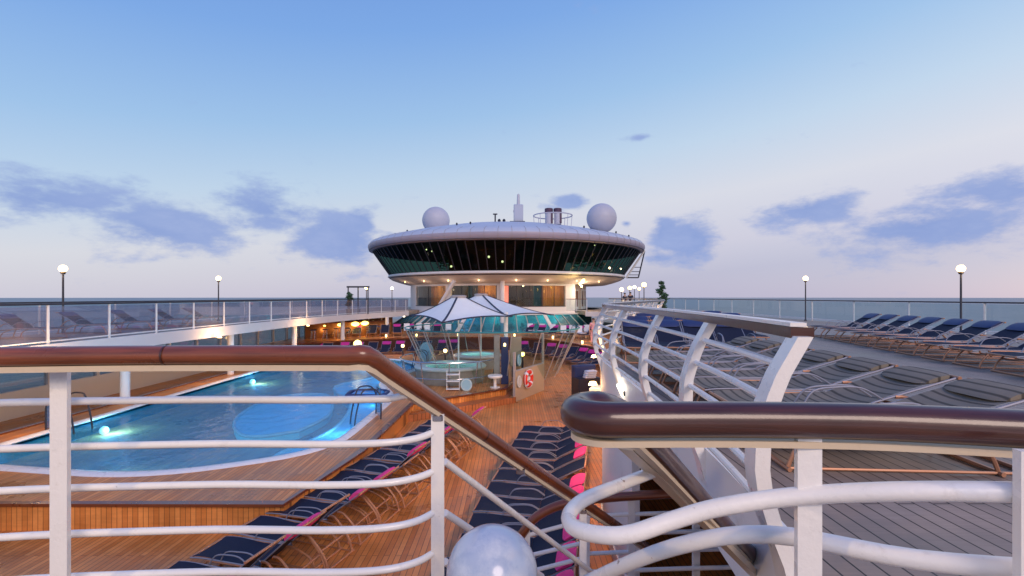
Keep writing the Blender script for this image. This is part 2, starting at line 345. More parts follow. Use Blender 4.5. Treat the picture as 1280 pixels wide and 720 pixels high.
L(cr.outputs[2], mixc.inputs[7])
# pink flush low on the right-hand horizon
L(mixc.outputs[2], bg.inputs[0]); bg.inputs[1].default_value = 1.0

cam = bpy.data.cameras.new('camera'); co = bpy.data.objects.new('camera', cam); COL.objects.link(co)
co.location = (0,0,EYE); co.rotation_euler = (PI/2,0,0); cam.sensor_width = 36; cam.lens = F*36/1280; cam.shift_y = 11/1280
cam.clip_start = .05; cam.clip_end = 30000; S.camera = co
sun = bpy.data.lights.new('sun', 'SUN'); sun.energy = 1.5; sun.color = (1,.78,.66); sun.angle = math.radians(25)
so = bpy.data.objects.new('sun', sun); COL.objects.link(so); so.rotation_euler = (math.radians(58), 0, math.radians(20))
S.view_settings.view_transform = 'Standard'; S.view_settings.look = 'None'; S.view_settings.exposure = 0; S.view_settings.gamma = 1
S.cycles.use_denoising = True; S.cycles.max_bounces = 8; S.cycles.transparent_max_bounces = 24
S.cycles.sample_clamp_indirect = 6; S.cycles.caustics_reflective = False; S.cycles.caustics_refractive = False
S.render.film_transparent = False

# ------------------------------------------------------------------ sea, hull, decks
def sea():
    m = bpy.data.materials.new('sea water'); m.use_nodes = True; n = m.node_tree; b = n.nodes['Principled BSDF']
    b.inputs['Base Color'].default_value = (.03,.07,.13,1); b.inputs['Roughness'].default_value = .3
    t = _n(n, 'ShaderNodeTexCoord'); q = _n(n, 'ShaderNodeTexNoise'); q.inputs['Scale'].default_value = .15; q.inputs['Detail'].default_value = 9
    n.links.new(t.outputs['Object'], q.inputs['Vector']); p = _n(n, 'ShaderNodeBump'); p.inputs['Strength'].default_value = .6; p.inputs['Distance'].default_value = 1.2
    n.links.new(q.outputs['Fac'], p.inputs['Height']); n.links.new(p.outputs[0], b.inputs['Normal'])
    M['sea'] = m
    b_ = MB(); b_.lathe([(0,-27),(60,-27),(300,-27),(2000,-27),(20000,-27)], n=64); struct(b_.build('sea', m))
sea()
# pool cut-out in the lower deck platform
def rounded(poly, r=.6, k=5):
    out = []; N = len(poly)
    for i in range(N):
        a, b, c = Vector(poly[i-1]), Vector(poly[i]), Vector(poly[(i+1)%N])
        u = (a-b).normalized(); v = (c-b).normalized(); p, q = b+u*r, b+v*r
        for j in range(k+1):
            t = j/k; out.append(tuple((1-t)**2*p+2*t*(1-t)*b+t*t*q))
    return out
struct(MB().prism([(-16.6,-8),(16.6,-8),(16.6,92),(-16.6,92)], -.4, 0).build('deck_floor', 'teak'))
tag(MB().prism([(-16.6,-60),(16.6,-60),(16.6,92),(11,118),(0,135),(-11,118),(-16.6,92)], -27.5, -.404).build('ship_hull', 'hull'), 'white ship hull beneath the teak pool deck', 'hull')

POOL = rounded([(-12.2,10.2),(-7.2,9.4),(-4.2,11.0),(-4.15,17.0),(-5.6,20.0),(-4.4,24.2),(-6.5,27.4),(-12.2,27.0)], 1.4, 6)
PLAT = [(-13.2,8.2),(-3.9,8.2),(-3.45,11),(-3.3,15.9),(-.25,18.5),(.05,20.2),(.05,25.2),(-1.5,28.4),(-5,29.6),(-13.2,29.6)]
def holed(outer, inner, z0, z1, name, m):
    """deck slab with a hole: bridge the two loops by filling with bmesh"""
    import bmesh
    bm = bmesh.new()
    for z in (z1,):
        eds = []
        for loop in (outer, inner):
            vs = [bm.verts.new((x,y,z)) for x,y in loop]
            eds += [bm.edges.new((vs[i], vs[(i+1)%len(vs)])) for i in range(len(vs))]
        bmesh.ops.triangle_fill(bm, use_beauty=True, use_dissolve=False, edges=eds)
    for loop in (outer, inner):
        N = len(loop)
        a = [bm.verts.new((x,y,z1)) for x,y in loop]; b = [bm.verts.new((x,y,z0)) for x,y in loop]
        for i in range(N): bm.faces.new((a[i], a[(i+1)%N], b[(i+1)%N], b[i]))
    bmesh.ops.recalc_face_normals(bm, faces=bm.faces)
    for f in bm.faces:
        if abs(f.normal.z) > .9 and f.normal.z < 0: f.normal_flip()
    me = bpy.data.meshes.new(name); bm.to_mesh(me); bm.free(); me.materials.append(M[m]); o = bpy.data.objects.new(name, me); COL.objects.link(o); return o
struct(holed(PLAT, POOL, 0.002, .45, 'pool_platform', 'teak'))
def offset(poly, d):
    N = len(poly); out = []
    for i in range(N):
        a, b, c = Vector(poly[i-1]), Vector(poly[i]), Vector(poly[(i+1)%N])
        n1_ = Vector(((b-a).y, -(b-a).x)).normalized(); n2_ = Vector(((c-b).y, -(c-b).x)).normalized(); n = (n1_+n2_)
        if n.length < 1e-6: n = n1_
        n.normalize(); out.append(tuple(b+n*d))
    return out
# raised plank coping along the platform edge, and one low step below the hot tub corner
e_ = [Vector((x,y,.462)) for x,y in PLAT]
struct(MB().strip([e_[i] for i in (0,1,2,3,4,5,6,7,8,9)], .16, .05, closed=True).build('platform_edge', 'wood'))
struct(MB().prism([(-3.9,15.35),(-3.2,15.35),(.15,18.1),(.3,20.2),(.06,20.2),(-.24,18.52),(-3.28,15.92),(-3.9,15.9)], .003, .22).build('platform_step', 'teakedge'))
pool = thing('swimming_pool', 'long blue lit swimming pool sunk in the raised teak platform', 'swimming pool', (-8.2,18,0))
def local(o, root): o.parent = root; o.location = -root.location; return o
b_ = MB(); b_.prism(POOL, -.35, .448, top=False); pw = b_.build('basin', 'pooltile'); local(pw, pool)
ins = [(-8+(x+8)*.90, 18+(y-18)*.93) for x,y in POOL]
b_ = MB(); N_ = len(POOL)
vs = [(x,y,.44) for x,y in POOL]+[(x,y,.44) for x,y in ins]; b_.add(vs, [(i,(i+1)%N_,N_+(i+1)%N_,N_+i) for i in range(N_)])
ins2 = [(-8+(x+8)*.80, 18+(y-18)*.86) for x,y in POOL]
lp = [tuple(p)[:2] for p in smooth([(x,y,0) for x,y in [(-4.25,10.9),(-4.25,14),(-4.25,17.2),(-5.65,20),(-4.5,23.6),(-5.6,26),(-7.2,25.2),(-6.2,22.6),(-7.3,19.8),(-5.6,16.6),(-5.0,13.4),(-5.5,11),(-4.25,10.9)]], 5)[:-1]]
local(MB().prism(lp, -.34, .27).build('bathing_ledge', 'tilelight'), pool)
lp2 = [tuple(p)[:2] for p in smooth([(x,y,0) for x,y in [(-6.0,13.5),(-5.9,15.6),(-7.2,18.5),(-8.9,18.0),(-8.6,15),(-7.2,13),(-6.0,13.5)]], 5)[:-1]]
local(MB().prism(lp2, -.34, .2).build('bathing_ledge', 'tilelight'), pool)
b_ = MB(); b_.tube([(x,y,.29) for x,y in lp], .05, 6, closed=True); local(b_.build('ledge_nosing', 'rimwhite'), pool)
b_ = MB(); b_.tube([(x,y,.22) for x,y in lp2], .05, 6, closed=True); local(b_.build('ledge_nosing', 'rimwhite'), pool)
b_ = MB(); b_.add([(x,y,.36) for x,y in POOL], [tuple(range(len(POOL)))]); local(b_.build('water', 'water'), pool)
b_ = MB(); b_.tube([(x,y,.455) for x,y in POOL], .14, 8, closed=True, flat=.35); local(b_.build('coping', 'rail'), pool)
for (x, y) in ((-4.35,13),(-4.35,16.5),(-11.9,14),(-11.9,22),(-8.5,26.9),(-5.2,21),(-9,10.2)):
    o = MB().sphere((x,y,.1), .12, 12, 6, sc=(1,1,1)).build('pool_light', 'poollamp'); local(o, pool)
    light('pool_light_source', (x+(.3 if x < -8 else -.3), y, .2), (.22,.70,1), 190, .3)

# terrace at the back with its curved front edge
TE = [(-16.2,27.5),(-14,31.2),(-11.3,33.7),(-7,35.9),(-2.5,36.4),(1.2,35.4),(3.2,33),(4.6,30),(5.2,27.6),(6.0,25),(7.6,22.4)]
te = [tuple(p)[:2] for p in smooth([(x,y,0) for x,y in TE], 4)]
struct(MB().prism(te+[(16.2,22.4),(16.2,66),(-16.2,66)], .003, .90).build('rear_terrace', 'teak'))
b_ = MB(); b_.strip([(x,y,.93) for x,y in te], .14, .10); struct(b_.build('terrace_edge', 'wood'))
b_ = MB(); b_.strip([(x,y,.44) for x,y in te], .05, .86); struct(b_.build('terrace_fascia', 'wooddark'))

# ------------------------------------------------------------------ upper decks
EDGE = [(1.15,-3),(1.2,1.0),(1.42,3.0),(1.52,4.4),(1.58,6.2),(1.60,7.8),(1.72,9.0),(2.1,10.2),(2.7,11.6),(3.5,13.6),(5.0,17.2),(6.7,21.2),(8.2,26.5),(9.0,31),(9.0,36),(8.0,40.2),(6.4,41.6)]
ed = [tuple(p)[:2] for p in smooth([(x,y,0) for x,y in EDGE], 5)]
struct(MB().prism(ed+[(6.4,62),(16.6,62),(16.6,-3)], 2.38, 2.70).build('upper_deck', 'upper'))
PORT = [(-4.2,-3),(-4.2,-1.2),(-6.5,.6),(-9.8,2.2),(-11.6,5.2),(-12.3,9),(-12.5,16),(-12.5,24),(-12.2,31),(-11.2,36.5),(-9.9,40.5),(-9.3,43)]
pe = [tuple(p)[:2] for p in smooth([(x,y,0) for x,y in PORT], 5)]
struct(MB().prism(pe+[(-9.3,62),(-16.6,62),(-16.6,-3)], 2.38, 2.70).build('upper_deck', 'upper'))
struct(MB().prism([(-4.196,-3),(-4.196,-1.1),(-3.2,1.2),(-1.2,1.55),(.05,1.3),(1.13,1.05),(1.146,-3)], 2.42, 2.696).build('stair_landing', 'upper'))
# fascia bands
b_ = MB(); b_.strip([(x-.03,y,2.52) for x,y in ed], .05, .42); tag(b_.build('deck_fascia', 'white'), 'white fascia band along the edge of the right upper deck', 'fascia')
b_ = MB(); b_.strip([(x+.03,y,2.52) for x,y in pe], .05, .42); tag(b_.build('deck_fascia', 'shell'), 'cream fascia band along the edge of the left upper deck', 'fascia')
# wall below the right upper deck
wp = [p for p in ed if 6.1 < p[1] < 21.4]
b_ = MB(); b_.strip([(x+.02,y,1.16) for x,y in wp], .10, 2.31)
b_.strip([(x-.02,y,.10) for x,y in wp], .06, .2)
tag(b_.build('bulkhead_wall', 'white'), 'pale lilac curved wall under the right upper deck beside the loungers', 'wall')
for i, (x, y) in enumerate(((8.6,27.5),(9.3,33),(8.9,38.5))):
    tag(MB().lathe([(.14,.9),(.14,2.38)], (x,y,0), 16).build('deck_column', 'shell'), 'white steel column under the right upper deck, %s from the curved wall' % ('nearest','second','farthest')[i], 'column', 'columns under the right upper deck')
for i, (x, y) in enumerate(((-12.9,10),(-12.9,16),(-12.9,22),(-12.7,28),(-12.0,34),(-10.05,38.6))):
    zb = .9 if y > 30 else .0
    tag(MB().lathe([(.14,zb),(.14,2.38)], (x,y,0), 16).build('deck_column', 'shell'), 'cream steel column under the left upper deck, %s from the foreground' % ORD[i], 'column', 'columns under the left upper deck')
# ship side walls with windows, below the upper decks
for sx, nm_ in ((-1,'left'),(1,'right')):
    t = thing('ship_side_wall', 'long glazed ship side wall under the %s upper deck' % nm_, 'wall', (0,0,0))
    MB().box((sx*16.45,29,.45), (.2,64,.9)).build('dado', 'shell', t); MB().box((sx*16.45,29,2.28), (.2,64,.2)).build('header', 'shell', t)
    MB().box((sx*16.45,29,1.54), (.03,64,1.28)).build('window_band', 'roomglass', t)
    b_ = MB()
    for k in range(33): b_.box((sx*16.45,-3+k*2,1.54), (.16,.12,1.28))
    b_.build('window_mullions', 'shell', t)

# ------------------------------------------------------------------ right upper deck bulging railing
EP = [Vector((x,y,0)) for x,y in ed]
cum = [0]
for i in range(1, len(EP)): cum.append(cum[-1]+(EP[i]-EP[i-1]).length)
def edge_at(s):
    for i in range(1, len(EP)):
        if cum[i] >= s:
            t = (s-cum[i-1])/max(1e-6, cum[i]-cum[i-1]); p = EP[i-1].lerp(EP[i], t); d = (EP[min(i+1,len(EP)-1)]-EP[max(i-2,0)]).normalized()
            return p, Vector((-d.y, d.x, 0))       # outward = to the left of travel (towards the pool)
    return EP[-1], Vector((-1,0,0))
def s_of_y(y):
    for i in range(1, len(EP)):
        if EP[i].y >= y: return cum[i-1]+(y-EP[i-1].y)/(EP[i].y-EP[i-1].y)*(cum[i]-cum[i-1])
prof = [(.02,2.62),(.06,2.8),(.13,2.98),(.18,3.18),(.17,3.40),(.10,3.62),(-.02,3.84)]
def bulge(z):
    for (a, z0), (b, z1) in zip(prof, prof[1:]):
        if z0 <= z <= z1: return a+(b-a)*(z-z0)/(z1-z0)
    return 0
S0, S1 = s_of_y(2.2), s_of_y(40)
rr = thing('bulging_railing', 'white outward bulging railing with broad curved stanchions on the right upper deck', 'railing')
ss = [S0+(S1-S0)*i/150 for i in range(151)]
def line(z, off=0.0): return [p+n*(bulge(z)+off)+Vector((0,0,z)) for p, n in (edge_at(s) for s in ss)]
MB().strip(line(3.835), .10, .05).build('top_rail', 'wooddark', rr)
MB().strip(line(3.872), .07, .018).build('rail_cap', 'rail', rr)
for z in (3.68,3.52,3.35,3.18,3.01): MB().tube(line(z,-.01), .020, 8).build('horizontal_rail', 'rail', rr)
MB().strip(line(2.78,-.02), .05, .24).build('coaming', 'white', rr)
ys = [s_of_y(y) for y in (2.2,3.55,5.0,6.75,8.5)]; k = ys[-1]+1.5
while k < S1: ys.append(k); k += 1.6
for s in ys:
    p, n = edge_at(s); d = Vector((n.y,-n.x,0)); vs = []; fs = []
    lean = .0
    pr = [(bulge(2.62+1.2*i/14), 2.62+1.2*i/14) for i in range(15)]
    for o_, z in pr:
        wd = .082-.022*(z-2.62)
        for sx, so_ in ((-1,-.03),(1,-.03),(1,.035),(-1,.035)): vs.append(p+n*(o_+so_)+d*(sx*wd)+Vector((0,0,z)))
    for i in range(14):
        for q in range(4): fs.append((i*4+q, i*4+(q+1)%4, (i+1)*4+(q+1)%4, (i+1)*4+q))
    fs += [(3,2,1,0), tuple(14*4+q for q in range(4))]
    MB().add(vs, fs).build('stanchion', 'rail', rr)

# simple glazed guard rail along a path
def guard(path, z0, label, name='glass_railing', panel='lilac', spacing=1.6, cap='dark', h=1.10):
    t = thing(name, label, 'railing'); P = [Vector((x,y,0)) for x,y in path]
    MB().strip([p+Vector((0,0,z0+h)) for p in P], .07, .05).build('top_rail', cap, t)
    MB().tube([p+Vector((0,0,z0+.10)) for p in P], .02, 6).build('bottom_rail', 'rail', t)
    b = MB()
    for a, c in zip(P, P[1:]):
        b.add([a+Vector((0,0,z0+.14)), c+Vector((0,0,z0+.14)), c+Vector((0,0,z0+h-.06)), a+Vector((0,0,z0+h-.06))], [(0,1,2,3)])
    b.build('glass_panels', panel, t)
    acc = 0; nxt = 0
    for a, c in zip(P, P[1:]):
        l = (c-a).length
        while nxt <= acc+l:
            q = a.lerp(c, (nxt-acc)/l); MB().box(q+Vector((0,0,z0+h/2)), (.05,.05,h)).build('post', 'rail', t); nxt += spacing
        acc += l
    return t
guard([p for p in pe if p[1] > 1.5], 2.70, 'lilac glass railing with dark top rail along the left upper deck edge', spacing=2.0)
guard([(-16.45,-2.5),(-16.45,61)], 2.70, 'dark topped glass railing on the outer edge of the left upper deck', spacing=3.2, panel='clear')
guard([(16.45,-2.5),(16.45,61)], 2.70, 'dark topped glass railing on the outer edge of the right upper deck', spacing=3.2, panel='clear')
guard([(6.5,41.7),(6.5,41.72)]+[(5.5,42.0),(4.9,43.2)], 2.70, 'short glass railing of the lit balcony at the right of the round tower', panel='clear', spacing=.9, cap='wood')

# ------------------------------------------------------------------ round tower
CX, CY = -.575, 54.0
T = thing('round_tower', 'round white observation tower topped by a flaring ring of dark slanted glass', 'tower', (CX,CY,0))
def ang(px, r):
    u = (px-640)/F          # ray (u,1); intersect the near side of the circle of radius r
    a = u*u+1; b = -2*(CX*u+CY); c = CX*CX+CY*CY-r*r; D = b*b-4*a*c; t = (-b-math.sqrt(max(0,D)))/(2*a)
    x, y = u*t, t; return math.atan2(x-CX, -(y-CY))
MB().lathe([(14.95,9.32),(14.7,9.62),(13.6,9.98),(11,10.62),(8,11.22),(5,11.62),(2,11.78),(0,11.8)], n=96).build('roof', 'roof', T)
fa = MB().lathe([(14.55,8.72),(14.78,8.76),(14.93,8.95),(14.98,9.2),(14.95,9.33)], n=96); fa.build('fascia', 'fascia', T)
MB().lathe([(12.75,6.22),(14.5,8.74)], n=96).build('lounge_glass', 'loungeglass', T)
MB().lathe([(14.9,8.80),(14.56,8.74),(14.5,8.66),(14.42,8.74)], n=96).build('glass_head_trim', 'dark', T)
MB().lathe([(12.66,6.28),(12.92,6.24),(12.98,6.06),(12.86,5.99)], n=96).build('sill', 'shell', T)
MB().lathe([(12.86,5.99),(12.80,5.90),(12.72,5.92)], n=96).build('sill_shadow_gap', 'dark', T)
MB().lathe([(12.76,5.915),(12.5,5.72),(11.7,5.45),(10.9,5.24),(9.0,5.20),(0,5.2)], n=96).build('soffit', 'soffit', T)
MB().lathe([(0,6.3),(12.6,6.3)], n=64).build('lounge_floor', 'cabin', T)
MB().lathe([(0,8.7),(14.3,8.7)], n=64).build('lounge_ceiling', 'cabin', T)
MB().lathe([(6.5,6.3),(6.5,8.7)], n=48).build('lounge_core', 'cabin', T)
for k in range(-27, 28):
    a = k*PI/54
    if abs(a) > 1.6: continue
    d = Vector((math.sin(a), -math.cos(a), 0))
    MB().strip([d*12.80+Vector((0,0,6.24)), d*14.54+Vector((0,0,8.74))], .09, .05, up=d).build('mullion', 'dark', T)
for (px, py, Y) in ((510,303.5,44),(611,321,42),(628,327,42),(564,333,43),(744,306,43.5),(762,335,44.5),(776,336,45.5),(533,312,46),(540,314,46)):
    p = at(px,py,Y)-Vector((CX,CY,0)); MB().sphere(p, .07 if Y > 45 else .10, 10, 6).build('interior_lamp', 'bulb', T)
b_ = MB()
for k in range(40):
    a = -1.5+3.0*k/39; d = Vector((math.sin(a), -math.cos(a), 0))
    b_.strip([d*14.60+Vector((0,0,8.765)), d*14.80+Vector((0,0,8.80)), d*14.945+Vector((0,0,8.95)), d*14.992+Vector((0,0,9.2)), d*14.96+Vector((0,0,9.33)), d*14.71+Vector((0,0,9.625)), d*13.61+Vector((0,0,9.985))], .03, .012, up=d)
b_.build('plate_seams', 'grey', T)
# planting inside the lounge
def leaves(b, c, r, n, size=.16, sq=1.0):
    for _ in range(n):
        while True:
            v = Vector((random.uniform(-1,1), random.uniform(-1,1), random.uniform(-1,1)))
            if v.length < 1: break
        v = v*(.55+.45*random.random()); p = Vector(c)+Vector((v.x*r, v.y*r, v.z*r*sq))
        a = Vector((random.gauss(0,1), random.gauss(0,1), random.gauss(0,.6))).normalized(); e = a.orthogonal().normalized(); s_ = size*random.uniform(.6,1.3)
        b.add([p-a*s_, p+e*s_*.35, p+a*s_, p-e*s_*.35], [(0,1,2,3)])
# lower body
R0, R1 = 10.35, 10.6
def arcwall(name, m, z0, z1, a0, a1, r0=R0, r1=R1, parent=T, n=None):
    n = n or max(2, int(abs(a1-a0)/.05)); return MB().lathe([(r0,z0),(r1,z0),(r1,z1),(r0,z1)], n=n, a0=a0, a1=a1, closedprof=True).build(name, m, parent)
A = {k: ang(k, R1) for k in (520,557,563,621,629,707,719)}
AL, AR = -2.1, A[719]
arcwall('wall', 'shell', 2.36, 3.10, AL, AR); arcwall('wall', 'shell', 5.03, 5.22, AL, AR)
for a0, a1 in ((AL,A[520]),(A[557],A[563]),(A[621],A[629]),(A[707],AR)): arcwall('pier', 'shell', 3.10, 5.03, a0, a1)
for q, (a0, a1, n_) in enumerate(((A[520],A[557],2),(A[563],A[621],4),(A[629],A[707],5))):
    f = arcwall('window', 'dark', 3.10, 3.15, a0, a1, 10.45, 10.64)
    MB().lathe([(10.50,3.15),(10.50,5.03)], n=12, a0=a0, a1=a1).build('pane', 'roomglass', f)
    for j in range(1, n_):
        a = a0+(a1-a0)*j/n_; d = Vector((math.sin(a), -math.cos(a), 0))
        MB().strip([d*10.5+Vector((0,0,3.15)), d*10.5+Vector((0,0,5.03))], .05, .06, up=d).build('window_bar', 'dark', f)
def curtain(a0, a1, r, m):
    n = 40; vs = []; fs = []
    for i in range(n+1):
        a = a0+(a1-a0)*i/n; rr_ = r+.07*math.sin(i*2.3)
        for z in (3.0,5.05): vs.append((rr_*math.sin(a), -rr_*math.cos(a), z))
    fs = [(2*i,2*i+2,2*i+3,2*i+1) for i in range(n)]; MB().add(vs, fs).build('curtain', m, T)
def ap(px): return ang(px, 10.1)
curtain(ap(521), ap(538), 10.1, 'greycurtain'); curtain(ap(538), ap(556), 10.0, 'curtain'); curtain(ap(584), ap(590), 9.9, 'teal'); curtain(ap(596), ap(619), 9.8, 'curtain')
curtain(ap(678), ap(706), 10.0, 'curtain'); curtain(ap(668), ap(677), 9.9, 'teal')
arcwall('red_panel', 'redglow', 3.3, 5.0, ang(630,10.3), ang(635.5,10.3), 10.2, 10.3)
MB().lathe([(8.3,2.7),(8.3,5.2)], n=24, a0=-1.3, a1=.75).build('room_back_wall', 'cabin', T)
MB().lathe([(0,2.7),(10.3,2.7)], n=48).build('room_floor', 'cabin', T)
for px, py in ((590,359),(618,358),(654,357),(669,357),(600,361)):
    p = at(px,py,45.2)-Vector((CX,CY,0)); MB().sphere(p, .09, 8, 6).build('interior_lamp', 'bulb', T)
# recessed lit bay on the right, with doors
d0 = A[719]
arcwall('bay_wall', 'soffit', .9, 5.22, d0-.05, d0+.75, 8.7, 8.8)
for a_ in (.12,.24,.40,.52):
    dr = arcwall('bay_door', 'white', 2.72, 4.75, d0+a_, d0+a_+.075, 8.8, 8.85); MB().lathe([(8.86,3.0),(8.86,4.6)], n=3, a0=d0+a_+.014, a1=d0+a_+.061).build('door_glass', 'amber', dr)
# posts and raking strut
MB().tube([at(568,351,42.4)-Vector((CX,CY,0)), at(547,386,43.0)-Vector((CX,CY,0))], .26, 12, flat=.6).build('raking_strut', 'shell', T)
MB().tube([Vector((-.85-CX,42.6-CY,5.45)), Vector((-.85-CX,42.6-CY,.9))], .20, 14).build('tower_post', 'shell', T)
# sloping conservatory glass round the foot of the tower
MB().lathe([(10.62,2.36),(12.7,.92)], n=40, a0=-1.5, a1=ang(738,12)).build('sloping_glass', 'tealglass', T)
MB().lathe([(10.66,2.30),(10.8,2.36),(10.8,2.5),(10.6,2.5)], n=60, a0=-1.9, a1=1.0).build('gutter', 'shell', T)
for k in range(-15, 9):
    a = k*.085; d = Vector((math.sin(a), -math.cos(a), 0)); thick = k in (-9,-4,4)
    MB().strip([d*10.66+Vector((0,0,2.36)), d*12.74+Vector((0,0,.93))], .34 if thick else .07, .09, up=d).build('glazing_bar', 'shell' if thick else 'grey', T)
MB().lathe([(9.6,.9),(9.6,2.36)], n=24, a0=-1.6, a1=1.2).build('conservatory_back_wall', 'teal', T)
MB().lathe([(0,.93),(12.4,.93)], n=48).build('conservatory_floor', 'teal', T)
b_ = MB()
for k in range(26):
    a = random.uniform(-.75,.55); r = random.uniform(10.0,11.4); leaves(b_, (r*math.sin(a), -r*math.cos(a), 1.25), .42, 60, .14, 1.1)
b_.build('indoor_planting', 'leafteal', T)
TW = Vector((CX,CY,0))
for a, c in ((-.62,(.2,.7,1)),(-.38,(.2,.65,1)),(-.1,(.5,.7,.6)),(.12,(.6,.8,.6)),(.36,(.15,.95,.75)),(.52,(.15,.95,.75))):
    light('conservatory_light', TW+Vector((10.3*math.sin(a), -10.3*math.cos(a), 2.0)), c, 75, .2)
for a in (-.72,-.45,-.18,.12,.32,.5): light('window_room_light', TW+Vector((9.2*math.sin(a), -9.2*math.cos(a), 4.7)), (1,.62,.25), 60, .2)
for a in (-1.0,-.7,-.45,-.2,.08,.32,.58,.85):
    q = Vector((11.9*math.sin(a), -11.9*math.cos(a), 5.40)); MB().lathe([(.05,.12),(.055,0),(0,-.01)], q, 12).build('downlight', 'lamp', T)  # most of these fittings are added to carry the soffit wash
    light('soffit_wash', TW+q+Vector((0,0,-.45)), (1,.70,.50), 17, .3)
for a, c, e in ((-.55,(.9,.8,.2),14),(.72,(.2,.95,.75),60),(.95,(.2,.9,.8),60)): light('lounge_light', TW+Vector((10.5*math.sin(a), -10.5*math.cos(a), 7.4)), c, e, .2)
b_ = MB()
for a in (.62,.74,.86,.98,-.55): leaves(b_, (11.2*math.sin(a), -11.2*math.cos(a), 7.3), .8, 90, .2, 1.0)
b_.build('lounge_planting', 'leafteal', T)
# bay lamps
bl = thing('wall_lamp', 'bright yellow cluster lamp on the balcony right of the tower', 'lamp', at(728,352,42.4))
for dx, dz, r in ((0,0,.17),(-.22,-.2,.12),(.12,.14,.12),(-.08,-.42,.1)): MB().sphere((dx,0,dz), r, 12, 8).build('lamp_shade', 'lampy', bl)
MB().tube([(0,0,0),(0,.05,-2.0)], .03, 6).build('stem', 'dark', bl)
light('balcony_light', at(728,356,42.0), (1,.75,.3), 150, .2); light('balcony_light', (6.8,45.2,4.6), (1,.78,.5), 90, .2)

# things standing on the roof
for (px, py, Y, rpx, lb) in ((545,273,50,17.0,'left white satellite dome set low behind the tower roof edge'),(752,273,47,18.6,'right white satellite dome on a dark collar above the tower roof')):
    c = at(px,py,Y)-Vector((0,0,.22 if px < 600 else 0)); r = rpx/F*Y; t = thing('satellite_dome', lb, 'dome', (c.x,c.y,c.z-r), group='domes on the tower roof')
    MB().sphere((0,0,r), r, 40, 24, z0=-.93).build('shell', 'radome', t); MB().lathe([(.5,-.7),(.5,.12),(.62,.2)], n=24).build('collar', 'dark', t)
    MB().lathe([(r*1.003,-.02),(r*1.006,0),(r*1.003,.02)], (0,0,r), 40).build('seam', 'radome', t)
t = thing('mast', 'pale blue grey mast with a slim pole on the middle of the roof', 'mast', (at(648,276,48).x,48,11.3))
MB().bbox((0,0,.95), (.95,.7,1.9), .08).build('housing', 'roof', t); MB().lathe([(.17,1.9),(.13,2.9),(.04,3.0)], n=12).build('pole', 'radome', t); MB().box((-.1,-.2,.1), (1.5,.9,.16)).build('base', 'dark', t)
MB().bbox((-.42,-.1,1.25), (.2,.4,.16), .02).build('fitting', 'radome', t)
for i, (px, lb) in enumerate(((686,'left dark maroon funnel pipe inside the ring rail on the roof'),(697,'right dark maroon funnel pipe inside the ring rail on the roof'))):
    t = thing('exhaust_funnel', lb, 'funnel', (at(px,280,46.5).x,46.5,11.0), group='exhaust funnels on the roof')
    MB().lathe([(.36,0),(.36,1.05)], n=20).build('pipe', 'radome', t); MB().lathe([(.37,1.05),(.40,1.1),(.40,1.52),(.34,1.56),(.30,1.3)], n=20).build('cap', 'funnel', t); MB().box((.28,-.2,.6), (.18,.3,1.0)).build('shade_plate', 'funnel', t)
t = thing('ring_rail', 'circular walkway rail round the funnels on the tower roof', 'railing', (at(691,280,46.2).x,46.2,10.9))
RA = [2*PI*k/40 for k in range(40)]
for z, r_ in ((1.0,1.85),): MB().tube([(r_*math.cos(a), r_*math.sin(a), z-.1) for a in RA], .055, 8, closed=True).build('ring', 'radome', t)
for k in range(0, 40, 5): MB().tube([(1.75*math.cos(RA[k]), 1.75*math.sin(RA[k]), -.4), (1.85*math.cos(RA[k]), 1.85*math.sin(RA[k]), .9)], .03, 6).build('upright', 'radome', t)
t = thing('roof_antenna', 'small dark T shaped antenna left of the roof mast', 'antenna', (at(619,278,46).x,46,10.9))
MB().tube([(0,0,0),(0,0,1.0)], .07, 8).build('stem', 'dark', t); MB().box((0,0,1.02), (.42,.2,.1)).build('crossbar', 'dark', t)
for px in (624,630):
    tag(MB().lathe([(.1,0),(.16,.3),(.05,.42)], (at(px,275,46).x,46,11.05), 10).build('roof_vent', 'dark'), 'small dark roof vent, %s of a pair beside the antenna' % ('left' if px == 624 else 'right'), 'vent', 'vents beside the antenna')
for i, (px, Y) in enumerate(((482,50),(494,49),(509,48),(571,43),(588,43),(730,44),(770,46),(786,48))):
    r_ = math.hypot((px-640)/F*Y-CX, Y-CY)
    z_ = 10.62+(13.6-r_)*.0 if r_ < 11 else 9.98+(13.6-r_)*.246
    tag(MB().lathe([(.05,0),(.09,.18),(.03,.26)], ((px-640)/F*Y,Y,max(9.5,z_)-.03), 10).build('roof_light', 'dark'), 'tiny dark fitting on the roof rim, %s from the left' % ORD[i].replace('nearest','first'), 'roof fitting', 'fittings on the roof rim')
# window cleaning gantry at the right of the slanted glass
def a3(px, py, Y=50.5): return at(px,py,Y)
t = thing('cleaning_gantry', 'white ladder like gantry hanging from the right rim of the tower', 'gantry')
top, b1, b2 = a3(806,313), a3(783,347), a3(798,347)
MB().tube([top, b1], .10, 8).build('side_bar', 'rail', t); MB().tube([top, b2], .07, 8).build('side_bar', 'dark', t); MB().tube([b1, b2], .07, 8).build('rung', 'dark', t)
for f_ in (.62,.78,.9): MB().tube([top.lerp(b1, f_), top.lerp(b2, f_)], .04, 6).build('rung', 'dark', t)

